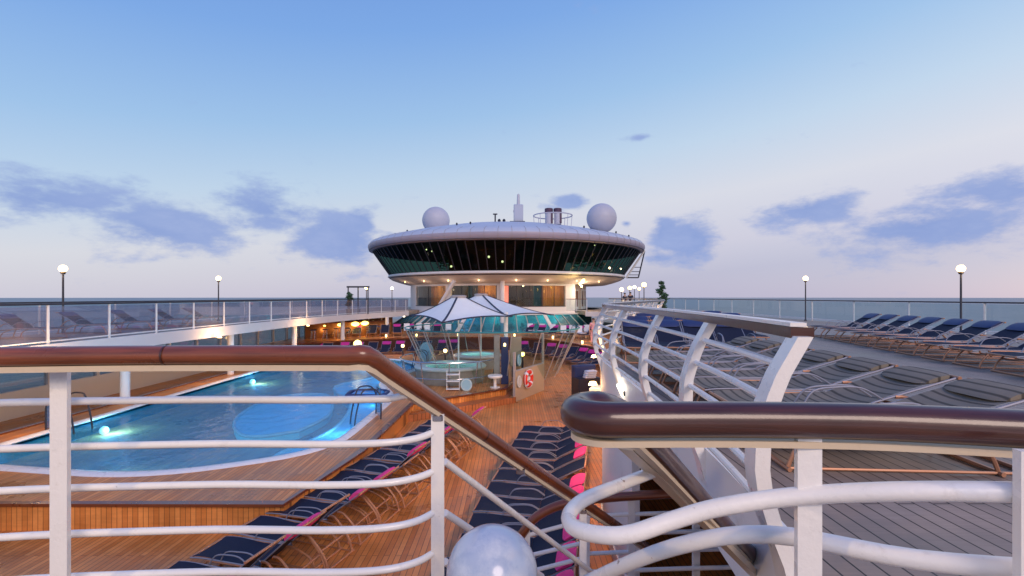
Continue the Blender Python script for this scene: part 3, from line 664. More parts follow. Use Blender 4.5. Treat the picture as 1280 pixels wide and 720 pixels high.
# ------------------------------------------------------------------ sun loungers
def make_lounger(angle, pillow, label, group, thick=.028):
    t = thing('sun_lounger', label, 'sun lounger', group=group)
    bx, h = 1.12, .34; L_ = .82
    hx, hz = bx+L_*math.cos(angle), h+L_*math.sin(angle)
    def sheet(pts, wdt):
        vs = []; n = 6
        for (x, z) in pts:
            for k in range(n+1):
                y = -wdt+2*wdt*k/n; vs.append((x, y, z-.025*(1-(y/wdt)**2)))
        return MB().add(vs, [(i*(n+1)+k, (i+1)*(n+1)+k, (i+1)*(n+1)+k+1, i*(n+1)+k+1) for i in range(len(pts)-1) for k in range(n)])
    sheet([(.02+1.1*i/8, h+.015*math.sin(i*.9)) for i in range(9)], .29).build('seat_sling', 'sling', t)
    sheet([(bx+(hx-bx)*i/6, h+(hz-h)*i/6+.02*math.sin(i*.5)) for i in range(7)], .29).build('back_sling', 'sling', t)
    for sy in (-1,1):
        y = sy*.305
        MB().tube(smooth([(0,y,h-.02),(.25,y,h),(bx,y,h),(bx+.1*math.cos(angle),y,h+.1*math.sin(angle)),(hx,y,hz)], 3), .011, 6).build('side_tube', 'piping', t)
        MB().tube(smooth([(.52,y,h),(.62,y*1.04,h+.14),(.82,y*1.06,h+.175),(1.02,y*1.04,h+.17),(1.18,y,h+.08)], 4), .0095, 6).build('armrest', 'piping', t)
        MB().tube(smooth([(.10,y,.02),(.16,y,.16),(.30,y,h-.02)], 4)+smooth([(.30,y,h-.02),(1.0,y,h-.02)],2)[1:], .015, 6).build('leg', 'bronze', t)
        MB().tube(smooth([(1.05,y,h-.02),(1.28,y,h-.06),(1.50,y,.18),(1.58,y,.02)], 4), .015, 6).build('leg', 'bronze', t)
        MB().tube(smooth([(1.80,y,.02),(1.72,y,.24),(1.50,y,.34+.2*angle),(1.38,y,h+.26*math.sin(angle))], 4), .017, 6).build('back_strut', 'bronze', t)
    b = MB()
    for x in (.10,1.58,1.80): b.tube([(x,-.345,.02),(x,.345,.02)], .018, 6)
    MB().tube([(1.66,-.345,.27),(1.66,.345,.27)], .016, 6).build('cross_bar', 'bronze', t)
    b.tube([(.10,-.305,.02),(1.8,-.305,.02)], .012, 6); b.tube([(.10,.305,.02),(1.8,.305,.02)], .012, 6)
    MB().tube([(0,-.305,h-.02),(0,.305,h-.02)], .016, 6).build('foot_bar', 'bronze', t); MB().tube([(hx,-.33,hz),(hx,.33,hz)], .018, 6).build('head_bar', 'bronze', t)
    b.build('base_frame', 'bronze', t)
    ca, sa = math.cos(angle), math.sin(angle)
    p = MB(); vs = []; fs = []; n = 8; m_ = 10
    for i in range(n+1):
        for k in range(m_):
            an = 2*PI*k/m_; u = .15*math.cos(an); v = thick*math.sin(an); y = -.28+.56*i/n; e = 1-.25*abs(2*i/n-1)**6
            u *= e; v *= e; d0_ = L_-.14; x = bx+(d0_+u)*ca-(.022+v)*sa; z = h+(d0_+u)*sa+(.022+v)*ca; vs.append((x,y,z))
    for i in range(n):
        for k in range(m_): fs.append((i*m_+k, i*m_+(k+1)%m_, (i+1)*m_+(k+1)%m_, (i+1)*m_+k))
    fs += [tuple(range(m_-1,-1,-1)), tuple(n*m_+k for k in range(m_))]
    p.add(vs, fs).build('head_pillow', pillow, t)
    return t
def row(protos, start, step, n, axis, lab, group, z=0, jitter=.03, skip=(), nopillow=()):
    trs = [tree_of(q) for q in protos]; used = set()
    for i in range(n):
        if i in skip: continue
        x = start[0]+step[0]*i+random.uniform(-jitter,jitter); y = start[1]+step[1]*i; rz = math.atan2(axis[1], axis[0])+random.uniform(-.035,.035)
        l = lab(i); w_ = (i*7//3) % len(protos); proto = protos[w_]; tr = trs[w_]
        if w_ not in used: proto.location = (x,y,z); proto.rotation_euler = (0,0,rz); proto['label'] = l; proto['group'] = group; used.add(w_)
        else: dup(proto, (x,y,z), rz, l, group, [q for q in tr if not (i in nopillow and q[0].name.startswith('head_pillow'))])
# row A: right of the walkway (head towards the curved wall); first = farthest
nA = 12
pA = make_lounger(math.radians(22), 'pink', '', '')
def wordA(i): return 'farthest' if i == 0 else ('%s from the far end' % ORD[i]) if i < 7 else ('nearest to the stair' if i == nA-1 else '%s from the near end' % ORD[nA-1-i])
pA2 = make_lounger(math.radians(28), 'pink', '', '')
row([pA,pA2], (.25,13.35), (-.175*.70,-.985*.70), nA, (.985,-.17), lambda i: 'low navy lounger with pink pillow, right foreground row, '+wordA(i), 'loungers in the right foreground row', nopillow=(5,))
nB = 13
pB = make_lounger(math.radians(36), 'pink', '', '', .055)
def wordB(i): return 'farthest' if i == 0 else ('%s from the far end' % ORD[i]) if i < 7 else ('nearest' if i == nB-1 else '%s from the near end' % ORD[nB-1-i])
pB2 = make_lounger(math.radians(42), 'pink', '', '', .055)
row([pB,pB2], (-2.55,14.0), (-.27*.72,-.963*.72), nB, (.964,-.267), lambda i: 'navy lounger with raised back, left foreground row, '+wordB(i), 'loungers in the left foreground row', nopillow=(1,4,6,9,11))
# row C: right back, in front of the terrace edge
pC = make_lounger(math.radians(42), 'magenta', '', '')
tr = tree_of(pC); pts = [(4.35,26.3,-.05),(4.05,27.5,.1),(3.7,28.6,.2),(3.25,29.6,.3),(2.7,30.6,.45),(2.05,31.5,.6),(1.25,32.3,.8),(.3,32.9,1.1)]
for i, (x, y, a) in enumerate(pts):
    rz = math.radians(35)+a; x -= 1.5*math.cos(rz); y -= 1.5*math.sin(rz); x += .55; y += .4
    l = 'navy lounger set against the curved terrace edge, %s from the right' % ORD[i].replace('nearest','first')
    if i == 0: pC.location = (x,y,0); pC.rotation_euler = (0,0,rz); pC['label'] = l; pC['group'] = 'loungers along the curved terrace edge'
    else: dup(pC, (x,y,0), rz, l, 'loungers along the curved terrace edge', [q for q in tr if not (i in (3,6) and q[0].name.startswith('head_pillow'))])
# row D: left back beyond the pool
for i in range(12):
    x = -13.9+i*.88; yb = 31.0 if x < -12 else 31.0+(x+12)*.30
    dup(pC, (x+random.uniform(-.1,.1),yb-.2+random.uniform(-.1,.1),.0), math.radians(100-i*1.5+random.uniform(-5,5)), 'navy lounger standing beyond the far end of the pool, %s from the left' % ORD[i].replace('nearest','first'), 'loungers beyond the pool', [q for q in tr if not (i in (2,5,8,9) and q[0].name.startswith('head_pillow'))])
for i in range(9):
    x = -13.6+i*.95; dup(pC, (x,34.6+i*.30+(.8 if i < 3 else 1.0),.9), math.radians(98+random.uniform(-7,7)), 'navy lounger up on the rear terrace left of the tower post, %s from the left' % ORD[i].replace('nearest','first'), 'loungers on the rear terrace', [q for q in tr if not (i in (0,3,4,7) and q[0].name.startswith('head_pillow'))])
for i in range(6):
    x = 1.0+i*.8; dup(pC, (x,36.9-i*.45,.9), math.radians(72-i*5), 'navy lounger with magenta pillow on the right of the rear terrace, %s from the right' % ORD[5-i].replace('nearest','first'), 'loungers on the right of the rear terrace', tr)
# rows on the right upper deck behind the bulging railing
M['sand'] = mat('sand coloured sling', (.24,.20,.16), .85, var=.2, scale=5, bump=.3, bscale=200, bands=3.2)
pE = make_lounger(math.radians(30), 'navy', '', ''); trE = tree_of(pE)
pS = make_lounger(math.radians(18), 'sand', '', '')
for c in kids(pS):
    if c.name.startswith(('seat_sling','back_sling')): c.data.materials[0] = M['sand']
trS = tree_of(pS)
for i in range(7):
    x, y = 1.98+.03*i, 3.9+i*.72
    l = 'sand coloured lounger just behind the bulging railing, %s' % (ORD[i] if i < 6 else 'farthest')
    if i == 0: pS.location = (x,y,2.7); pS.rotation_euler = (0,0,math.radians(-4)); pS['label'] = l; pS['group'] = 'sand loungers on the right upper deck'
    else: dup(pS, (x,y,2.7), math.radians(-4), l, 'sand loungers on the right upper deck', trS)
first = True
for r_i, (yr, x0, n_i) in enumerate(((9.2,2.5,4),(11.4,3.1,5),(13.7,4.0,5),(16.1,5.1,4))):
    for i in range(n_i):
        l = 'navy lounger on the right upper deck, %s cross row, %s from the railing' % (('nearest','second','third','farthest')[r_i], ORD[i].replace('nearest','first'))
        p = (x0+i*.70, yr+i*.05, 2.7); rz = math.radians(80)
        if first: pE.location = p; pE.rotation_euler = (0,0,rz); pE['label'] = l; pE['group'] = 'loungers on the right upper deck'; first = False
        else: dup(pE, p, rz, l, 'loungers on the right upper deck', trE)
for i in range(12):
    dup(pE, (7.6+i*.2,5.2+i*.95,2.7), math.radians(-10), 'navy lounger on the right upper deck, outer row, %s' % (ORD[i] if i < 11 else 'farthest'), 'loungers on the right upper deck', trE)
for i in range(9):
    dup(pE, (-14.0,6.5+i*2.1,2.7), math.radians(0), 'navy lounger facing the pool on the left upper deck, %s' % (ORD[i] if i < 8 else 'farthest'), 'loungers on the left upper deck', trE)
for o in [c for c in COL.objects if c.get('group') == 'loungers on the left upper deck']: o.rotation_euler = (0,0,PI)

# ------------------------------------------------------------------ hot tubs, canopies, glass screen
def hot_tub(x, y, r, lb):
    t = thing('hot_tub', lb, 'hot tub', (x,y,.45), group='round hot tubs under the canopies')
    MB().lathe([(r-.02,.003),(r,.58)], n=48).build('stone_shell', 'stone', t)
    MB().lathe([(r+.06,.56),(r+.08,.62),(r+.02,.66),(r-.34,.66),(r-.38,.60),(r-.40,.2),(0,.2)], n=48).build('rim', 'rimwhite', t)
    MB().lathe([(0,.55),(r-.385,.55)], n=40).build('water', 'tubwater', t)
    light('tub_light', (x,y,.85), (.4,1,.92), 40, .2)
    return t
hot_tub(-2.62,20.5,1.45,'near round hot tub with pale rim and stone side'); hot_tub(-1.75,24.3,1.15,'smaller round hot tub behind the near one')
t = thing('tub_guard_rail', 'curved steel guard rail with glass round the near hot tub', 'railing', (-2.62,20.5,.45))
arc = [(1.95*math.sin(a), -1.95*math.cos(a)) for a in [(-2.1+3.3*k/36) for k in range(37)]]
MB().tube([(x*1.08,y*1.08,1.0) for x,y in arc], .03, 8).build('top_rail', 'steel', t); MB().tube([(x*1.02,y*1.02,.35) for x,y in arc], .018, 8).build('lower_rail', 'steel', t)
for k in range(0, 37, 6): MB().tube([(arc[k][0]*.98,arc[k][1]*.98,0),(arc[k][0]*1.08,arc[k][1]*1.08,1.0)], .022, 8).build('post', 'steel', t)
b_ = MB()
for (x0,y0),(x1,y1) in zip(arc, arc[1:]): b_.add([(x0*.99,y0*.99,.08),(x1*.99,y1*.99,.08),(x1*1.07,y1*1.07,.95),(x0*1.07,y0*1.07,.95)], [(0,1,2,3)])
b_.build('glass', 'clear', t)
def decal(c, rx, rz_, m, name, lb, yaw=0, cat='sign', ring=True):
    t = thing(name, lb, cat, c, yaw)
    n = 32; b = MB()
    for yy in (0,):
        vs = [(rx*math.cos(2*PI*k/n), -.012, rz_*math.sin(2*PI*k/n)) for k in range(n)]+[(rx*math.cos(2*PI*k/n), .012, rz_*math.sin(2*PI*k/n)) for k in range(n)]
        b.add(vs, [tuple(range(n)), tuple(range(2*n-1,n-1,-1))]+[(k,n+k,n+(k+1)%n,(k+1)%n) for k in range(n)])
    b.build('disc', m, t)
    if ring: MB().tube([(rx*.86*math.cos(2*PI*k/n), -.016, rz_*.86*math.sin(2*PI*k/n)) for k in range(n)], .012, 6, closed=True, up=Vector((0,1,0))).build('border', 'rimwhite', t)
    return t
decal(at(583,481,18.1), .22, .24, 'disc', 'round_sign', 'pale blue round sign on the glass before the near hot tub')
decal(at(649,450,19.3), .13, .24, 'disc', 'oval_sign', 'pale blue oval sign on the glass above the life ring wall', math.radians(55))
decal(at(649,477,18.35), .16, .24, 'discgrey', 'oval_sign', 'silver grey oval plate on the wall left of the life ring', math.radians(59.5))
decal(at(533,440,24), .36, .50, 'disc', 'oval_sign', 'tall blue oval board beyond the near hot tub on the left')
decal(at(447,430,26), .22, .22, 'lampy', 'round_sign', 'small lit yellow green disc beside the left loungers')
# the wall with the life ring
a_, c_ = Vector((.09,18.2,0)), Vector((1.32,20.5,0)); d_ = (c_-a_).normalized(); nrm = Vector((d_.y,-d_.x,0))
t = thing('screen_wall', 'low grey beige screen wall carrying the red life ring', 'wall')
MB().strip([a_+Vector((0,0,.58)), c_+Vector((0,0,.58))], .10, 1.14).build('wall_panel', 'tan', t); MB().strip([a_+Vector((0,0,1.17)), c_+Vector((0,0,1.17))], .12, .04).build('cap', 'grey', t)
for p_, h_ in ((a_,1.9),(c_,2.45)): MB().box(p_+Vector((0,0,h_/2+.002)), (.08,.08,h_), math.radians(60)).build('post', 'grey', t)
MB().add([a_+Vector((0,0,1.2)), c_+Vector((0,0,1.2)), c_+Vector((0,0,2.3)), a_+Vector((0,0,1.85))], [(0,1,2,3)]).build('upper_glass', 'clear', t)
lc = at(664,473,18.95); lc = a_+d_*((lc-a_).dot(d_))+nrm*.11+Vector((0,0,.76))
t = thing('life_ring', 'red life ring with white bands hung on the grey beige screen wall', 'life ring', lc, math.atan2(d_.y, d_.x))
RR = 24
def ringpts(a0, a1, n, r=.27): return [(r*math.cos(a0+(a1-a0)*k/n), 0, r*math.sin(a0+(a1-a0)*k/n)) for k in range(n+1)]
MB().tube([(.27*math.cos(2*PI*k/40), 0, .27*math.sin(2*PI*k/40)) for k in range(40)], .085, 14, closed=True, up=Vector((0,1,0))).build('ring', 'red', t)
for q in range(4): MB().tube(ringpts(PI/4+q*PI/2-.16, PI/4+q*PI/2+.16, 5), .089, 14, up=Vector((0,1,0))).build('band', 'towel', t)
MB().tube([(.375*math.cos(2*PI*k/40)*(1-.05*math.cos(8*PI*k/40)), -.03, .375*math.sin(2*PI*k/40)*(1-.05*math.cos(8*PI*k/40))) for k in range(40)], .012, 6, closed=True, up=Vector((0,1,0))).build('grab_rope', 'towel', t)
MB().box((0,.01,.0), (.30,.05,.14)).build('bracket', 'towel', t)
# dark service column beside the tub
t = thing('service_column', 'dark pillar with tan side panel beside the hot tub', 'pillar', (at(631,480,19.6).x,19.6,.45))
MB().bbox((0,0,.95), (.30,.30,1.9), .02).build('pillar_body', 'navy', t); MB().bbox((.45,.1,1.30), (.46,.14,1.2), .02).build('side_panel', 'tan', t); MB().bbox((-.32,.0,1.0), (.24,.2,2.0), .02).build('stone_panel', 'stone', t)
MB().lathe([(.05,.0),(.05,.1),(0,.14)], (0,-.19,1.55), 10).build('lamp', 'lamp', t)
# canopies
def canopy(peak, corners, lb, mast=None):
    t = thing('tensile_canopy', lb, 'canopy', (peak[0],peak[1],0), group='tensile canopies over the hot tubs')
    P = Vector((0,0,peak[2])); Cs = [Vector((c[0]-peak[0], c[1]-peak[1], c[2])) for c in corners]; N = len(Cs); nu, nv = 10, 12
    b = MB(); ridge = []
    def pt(k, u, v):
        A_, B_ = Cs[k], Cs[(k+1)%N]; e = A_.lerp(B_, u); pull = 1-.05*4*u*(1-u); e = Vector((e.x*pull, e.y*pull, e.z+.10*4*u*(1-u)))
        r0 = .26; f_ = v; dirn = Vector((e.x,e.y,0)); q = dirn*( (r0/max(.1,dirn.length))*(1-f_)+f_)
        z = e.z+(P.z-e.z)*((1-f_)**1.32)+.0; return Vector((q.x,q.y,z))
    for k in range(N):
        vs = [pt(k, i/nu, j/nv) for i in range(nu+1) for j in range(nv+1)]
        b.add(vs, [(i*(nv+1)+j, (i+1)*(nv+1)+j, (i+1)*(nv+1)+j+1, i*(nv+1)+j+1) for i in range(nu) for j in range(nv)])
    b.build('fabric', 'fabric', t, sharp=60)
    for k in range(N):
        MB().strip([pt(k,0,j/nv)+Vector((0,0,.02)) for j in range(nv+1)], .07, .03).build('seam', 'trim', t)
        MB().tube([pt(k,i/nu,1) for i in range(nu+1)], .03, 6).build('edge_cable', 'trim', t)
    MB().lathe([(.24,peak[2]-.04),(.33,peak[2]-.02),(.33,peak[2]+.07),(.24,peak[2]+.09),(0,peak[2]+.09)], n=20).build('peak_ring', 'grey', t)
    if mast: MB().lathe([(.035,mast),(.03,peak[2])], n=10).build('mast', 'rail', t)
    return t
canopy((-2.25,20.2,3.98), [(-4.35,20.6,3.18),(-2.55,17.5,3.05),(.0,20.0,3.18),(-1.9,23.2,3.2)], 'near white tensile canopy with navy seams over the hot tub', 1.0)
canopy((-1.55,24.0,4.07), [(-4.0,25.0,3.25),(-.2,20.3,3.19),(2.1,24.2,3.08),(-1.4,27.4,3.3)], 'far white tensile canopy reaching out to the right', 1.0)
tag(MB().tube([(-.26,20.45,.45),(-.26,20.45,3.35)], .09, 14).build('canopy_pole', 'rail'), 'tall white pole holding the right corners of the canopies', 'pole')
# inverted cone glass screen round the tubs
t = thing('glass_wind_screen', 'leaning glass wind screen with slim posts round the hot tubs', 'glass screen', (-.9,22.3,.45))
def scr(a, r): return Vector((r*1.0*math.sin(a), -r*.92*math.cos(a), 0))
n_ = 14; sa = [(-2.7+4.55*k/n_) for k in range(n_+1)]
for k, a in enumerate(sa):
    MB().tube([scr(a,3.0), scr(a,4.0)+Vector((0,0,2.15))], .019, 8).build('post', 'grey', t)
MB().tube([scr(-2.7+4.55*k/60,4.0)+Vector((0,0,2.15)) for k in range(61)], .028, 8).build('top_rail', 'teal', t)
b_ = MB()
for a, c in zip(sa, sa[1:]): b_.add([scr(a,3.02)+Vector((0,0,.05)), scr(c,3.02)+Vector((0,0,.05)), scr(c,3.95)+Vector((0,0,2.08)), scr(a,3.95)+Vector((0,0,2.08))], [(0,1,2,3)])
b_.build('glass', 'clear', t)
# little white pedestal table, pool handrails, lamps
t = thing('pedestal_table', 'small white round pedestal table on the platform corner', 'table', (at(619,489,18.9).x,18.75,.45))
MB().lathe([(0,.50),(.27,.50),(.29,.46),(.27,.40),(.1,.38)], n=24).build('tabletop', 'rail', t); MB().lathe([(.06,.4),(.06,.04),(.2,.03),(.2,.003)], n=20).build('pedestal', 'rail', t)
t = thing('pedestal_table', 'pale steel rack with shelves in front of the tub stone side', 'rack', (at(567,489,18.4).x,18.25,.45))
t.name = 'steel_rack'
for z in (.05,.35,.6): MB().bbox((0,0,z), (.5,.3,.03), .01).build('shelf', 'rail', t)
for sx in (-.24,.24): MB().tube([(sx,0,.003),(sx,0,.75)], .018, 6).build('upright', 'rail', t)
def pool_rail(x, y, rz, lb):
    t = thing('pool_handrail', lb, 'handrail', (x,y,.45), rz, 'handrails at the pool edge')
    for s in (-.28,.28): MB().tube(smooth([(s,.35,.0),(s,.35,.6),(s,.22,.85),(s,0,.9),(s,-.2,.8),(s,-.35,.2),(s,-.4,-.2)], 4), .022, 8).build('rail_tube', 'dark', t)
    MB().box((0,.36,.45), (.5,.02,.8)).build('glass_panel', 'lilac', t)
pool_rail(-4.25,14.0,math.radians(-60),'dark steel pool handrail with pale glass panel at the near right edge'); pool_rail(-4.5,23.6,math.radians(-90),'dark steel pool handrail near the far hot tub'); pool_rail(-12.0,13.0,math.radians(90),'dark steel pool handrail on the left side of the pool')
t = thing('swim_lift', 'blue cushioned float moored in the pool', 'pool float', (at(459,488,17.5).x,17.5,.38))
t.name = 'pool_float'; MB().bbox((0,0,.06), (1.1,.8,.14), .06).build('cushion', 'tile', t); MB().tube(smooth([(-.6,-.42,.1),(.6,-.42,.1),(.6,.42,.1),(-.6,.42,.1),(-.6,-.42,.1)], 4), .07, 8).build('bolster', 'navy', t)
def bollard(x, y, z, lb, m='lamp', h=.5, w_=8):
    t = thing('deck_lamp', lb, 'lamp', (x,y,z), group='small deck lamps')
    MB().lathe([(.05,.002),(.045,h)], n=12).build('stem', 'dark', t); MB().sphere((0,0,h+.09), .10, 14, 8).build('lamp_glass', m, t); MB().lathe([(.11,h+.19),(.0,h+.24)], n=12).build('cap', 'dark', t)
    light('deck_lamp_light', (x,y-.2,z+h+.1), (1,.55,.2), w_, .1)
bollard(-3.35,24.1,.45,'warm deck lamp in front of the blue oval board','lamp',.75,14); bollard(.45,20.6,.0,'yellow lamp behind the life ring wall','lampy',1.45,8); bollard(.05,21.0,.45,'amber lamp between the pillar and the glass screen','lamp',.9,8)
bollard(-11.4,25.9,.45,'white deck lamp at the far left corner of the pool','lampw',.6,14); bollard(-6.6,29.0,.45,'warm deck lamp on the platform behind the pool','lamp',.5,12)
# towel station on the walkway
t = thing('towel_cabinet', 'navy towel cabinet with white towels by the right wall', 'cabinet', (2.95,19.2,0), math.radians(20))
MB().bbox((0,0,.40), (.95,.7,.8), .03).build('cabinet', 'dark', t); MB().bbox((-.0,.18,1.0), (.95,.34,.5), .03).build('backboard', 'navy', t)
for k in range(4):
    o = MB().bbox((3.05+.02*k,18.95,.835+.075*k), (.46,.30,.07), .03, math.radians(20+k*2)).build('folded_towel', 'towel'); tag(o, 'folded white towel on the navy cabinet, %s in the pile' % ('lowest','second from the bottom','third from the bottom','topmost')[k], 'towel', 'towels on the navy cabinet')
# white locker joined to the foot of the bulging railing corner
t = thing('deck_locker', 'pale grey metal locker beside the curved wall on the walkway', 'locker', (2.75,14.7,0), math.radians(-22))
MB().bbox((0,0,.62), (.66,.6,1.24), .03).build('body', 'white', t); MB().box((0,-.305,.62), (.58,.012,1.1)).build('door', 'rail', t)

# ------------------------------------------------------------------ bar under the left upper deck
t = thing('bar_counter', 'long timber bar counter under the left upper deck', 'bar', (0,0,.9))
bp_ = [(-15.2,35.2),(-13.2,36.6),(-11.4,38.4),(-10.2,40.2)]
MB().strip([(x,y,.55) for x,y in bp_], .3, 1.1).build('counter_front', 'amber', t); MB().strip([(x,y,1.13) for x,y in bp_], .6, .06).build('counter_top', 'wood', t)
t = thing('back_bar', 'amber lit back bar shelving under the left upper deck', 'shelving', (0,0,.9))
MB().box((-13.2,41.6,.74), (5.6,.2,1.47), math.radians(25)).build('back_panel', 'amber', t)
for z in (.5,.9,1.25): MB().box((-13.15,41.4,z), (5.2,.28,.04), math.radians(25)).build('shelf', 'wood', t)
for i in range(12):
    f_ = i/11; x = -13.1+f_*2.9; y = 36.7+f_*3.4
    tag(MB().lathe([(0,0),(.05,0),(.05,.2),(.02,.27),(.02,.34),(0,.34)], (x,y,2.065), 10).build('bottle', 'bottle' if i % 3 else 'bottleg'), 'bottle standing on the timber bar counter, %s from the left' % ORD[i].replace('nearest','first'), 'bottle', 'bottles on the bar counter')
for i, (px, py, Y) in enumerate(((444,405,37.2),(456,404,37.8),(477,403,39.5),(425,406,36.5),(405,407,36.0))):
    c = at(px,py,Y); t = thing('pendant_lamp', 'glowing amber oval pendant lamp over the bar, %s' % ('middle','second from the right','rightmost','second from the left','leftmost')[i], 'lamp', c, group='pendant lamps over the bar')
    MB().sphere((0,0,0), .30 if i < 2 else .2, 18, 10, sc=(1,1,.55)).build('shade', 'lampy', t); MB().tube([(0,0,.1),(0,0,2.38-c.z)], .012, 6).build('cord', 'dark', t)
    light('pendant_light', c-Vector((0,.3,.3)), (1,.55,.18), 20, .2)
for i in range(8):
    t_ = i/7; x, y = -14.6+t_*4.0, 34.6+t_*4.9
    if i == 0:
        st = thing('bar_stool', '', 'stool', (x+.5,y-.5,.9), group='bar stools')
        MB().bbox((0,0,.74), (.36,.36,.06), .03).build('seat', 'navy', st)
        for a in range(4): MB().tube([(.12*math.cos(a*PI/2+.78), .12*math.sin(a*PI/2+.78), .72),(.2*math.cos(a*PI/2+.78), .2*math.sin(a*PI/2+.78), .003)], .014, 6).build('leg', 'steel', st)
        str_ = tree_of(st); st['label'] = 'navy topped bar stool at the timber bar, first from the left'
    else: dup(st, (x+.5,y-.5,.9), 0, 'navy topped bar stool at the timber bar, %s from the left' % ORD[i], 'bar stools', str_)
# downlights on the left fascia
for i, (px, py, Y) in enumerate(((455,393.5,37.5),(479.5,393.5,39.6),(505,395,42.5))):
    c = at(px,py,Y); tag(MB().sphere(c, .10, 12, 6).build('downlight', 'lampw'), 'small white downlight under the left upper deck edge, %s' % ('leftmost','middle','rightmost')[i], 'lamp', 'downlights under the left deck edge')
# terrace chairs and low table lamps
ch = thing('terrace_chair', '', 'chair', (0,0,.9), group='white chairs on the rear terrace')
MB().bbox((0,0,.44), (.46,.46,.05), .02).build('seat', 'towel', ch); MB().bbox((0,.22,.72), (.46,.04,.5), .02).build('backrest', 'towel', ch)
for sx in (-.2,.2):
    for sy in (-.2,.2): MB().tube([(sx,sy,.42),(sx*1.1,sy*1.1,.003)], .016, 6).build('leg', 'steel', ch)
trc = tree_of(ch); cl = [(3.9,35.6,.3),(4.5,36.0,-.2),(5.1,35.2,.5),(3.2,37.2,.1),(5.7,36.4,0),(6.4,34.2,.8),(-8.4,38.3,.2),(-7.6,38.8,-.2),(-6.8,38.6,.3),(-5.2,39.2,.1),(1.5,38.2,.2),(2.3,37.8,-.4)]
for i, (x, y, a) in enumerate(cl):
    l = 'white terrace chair %s of the tower post, %s from the left' % (('right','left')[x < -.8], ORD[i-6 if 6 <= i < 10 else sorted([q[0] for q in cl if q[0] > -.8]).index(x)].replace('nearest','first'))
    if i == 0: ch.location = (x,y,.9); ch.rotation_euler = (0,0,a); ch['label'] = l
    else: dup(ch, (x,y,.9), a, l, 'white chairs on the rear terrace', trc)
for i, (x, y) in enumerate(((4.6,31.4),(3.0,35.2),(-9.6,36.6),(-12.2,34.8),(.2,37.2),(-4.2,37.4),(5.6,33.6),(-7.4,37.2))):
    t = thing('lantern', 'small warm lantern on the terrace edge, %s' % ('at the right bend','right of the tower post','left of the tower','leftmost','just right of the tower post','left of the tower post','beside the person in pink','under the sloping glass')[i], 'lantern', (x,y,.985 if i == 9 else .9), group='lanterns on the terrace')
    MB().box((0,0,.02), (.2,.2,.035)).build('base', 'dark', t); MB().lathe([(.07,.04),(.07,.22),(0,.24)], n=12).build('lamp_glass', 'lamp', t); MB().lathe([(.11,.25),(0,.33)], n=4).build('cap', 'dark', t)
    light('lantern_light', (x,y-.3,1.35), (1,.6,.25), 14, .1)

# ------------------------------------------------------------------ lamp posts and plants on the upper decks
def lamp_post(x, y, h, lb, m='lamp', z=2.7, w_=35, r=.13, grp='lamp posts on the upper decks'):
    t = thing('lamp_post', lb, 'lamp post', (x,y,z), group=grp)
    MB().lathe([(.08,.002),(.035,.1),(.03,h-.1)], n=10).build('post', 'dark', t); MB().sphere((0,0,h), r, 18, 10).build('globe', m, t); MB().lathe([(.06,h-.2),(.09,h-.12)], n=10).build('collar', 'dark', t)
    light('lamp_post_light', (x,y-.25,z+h-.05), (1,.66,.3), w_, .15)
lamp_post(at(490,360,42).x,42,2.05,'single white glowing globe lamp left of the tower','lampw')
lamp_post(at(458,360,37).x,37,1.98,'yellow globe lamp beside the dark frame at far left','lampy')
for i, (px, py, Y) in enumerate(((777,362,38),(787,360,43),(793,359,48),(799,361,53),(805,356,34))):
    c = at(px,py,Y); lamp_post(c.x, Y, c.z-2.7, 'warm globe lamp right of the tower, %s' % ('leftmost of five','second of five','middle of five','fourth of five','tallest and rightmost of five')[i], ('lamp','lampy','lampw','lamp','lampy')[i], w_=25, r=.17)
for i, y in enumerate((8,17,26)):
    lamp_post(-15.9,y,2.3,'globe lamp at the outer edge of the left upper deck, %s' % ('nearest','middle','farthest')[i],'lamp'); lamp_post(15.9,y,2.3,'globe lamp at the outer edge of the right upper deck, %s' % ('nearest','middle','farthest')[i],'lamp')
t = thing('dark_frame', 'dark steel pergola frame on the left upper deck', 'frame', (at(446,372,36).x,36.3,2.7))
MB().box((0,0,2.05), (1.7,.12,.12)).build('crossbeam', 'dark', t)
for sx in (-.75,.0,.75): MB().box((sx,0,1.0), (.07,.07,1.996)).build('upright', 'dark', t)
def plant(x, y, z, h, r, lb, tw=0):
    t = thing('potted_tree', lb, 'potted tree', (x,y,z), group='potted trees on the upper decks')
    MB().lathe([(0,.002),(.2,.002),(.28,.42),(.24,.42),(.22,.36),(0,.36)], n=18).build('pot', 'pot', t)
    MB().tube([(0,0,.36),(.05,.02,h*.5),(-.02,0,h*.85)], [.04,.03,.015], 7).build('trunk', 'bark', t)
    b = MB()
    for k in range(7):
        zz = .75+(h-.95)*k/6; rr_ = r*(1.0 if k < 5 else .6)*random.uniform(.6,1.1); leaves(b, (random.uniform(-.12,.12), random.uniform(-.12,.12), zz), rr_, 90, .11, .8)
    b.build('crown', 'leaf', t)
plant(at(828,360,24).x,24,2.7,2.2,.26,'tall dark potted tree on the right upper deck against the sky'); plant(at(437,365,35).x,35,2.7,1.75,.3,'dark potted tree at the far end of the left upper deck')
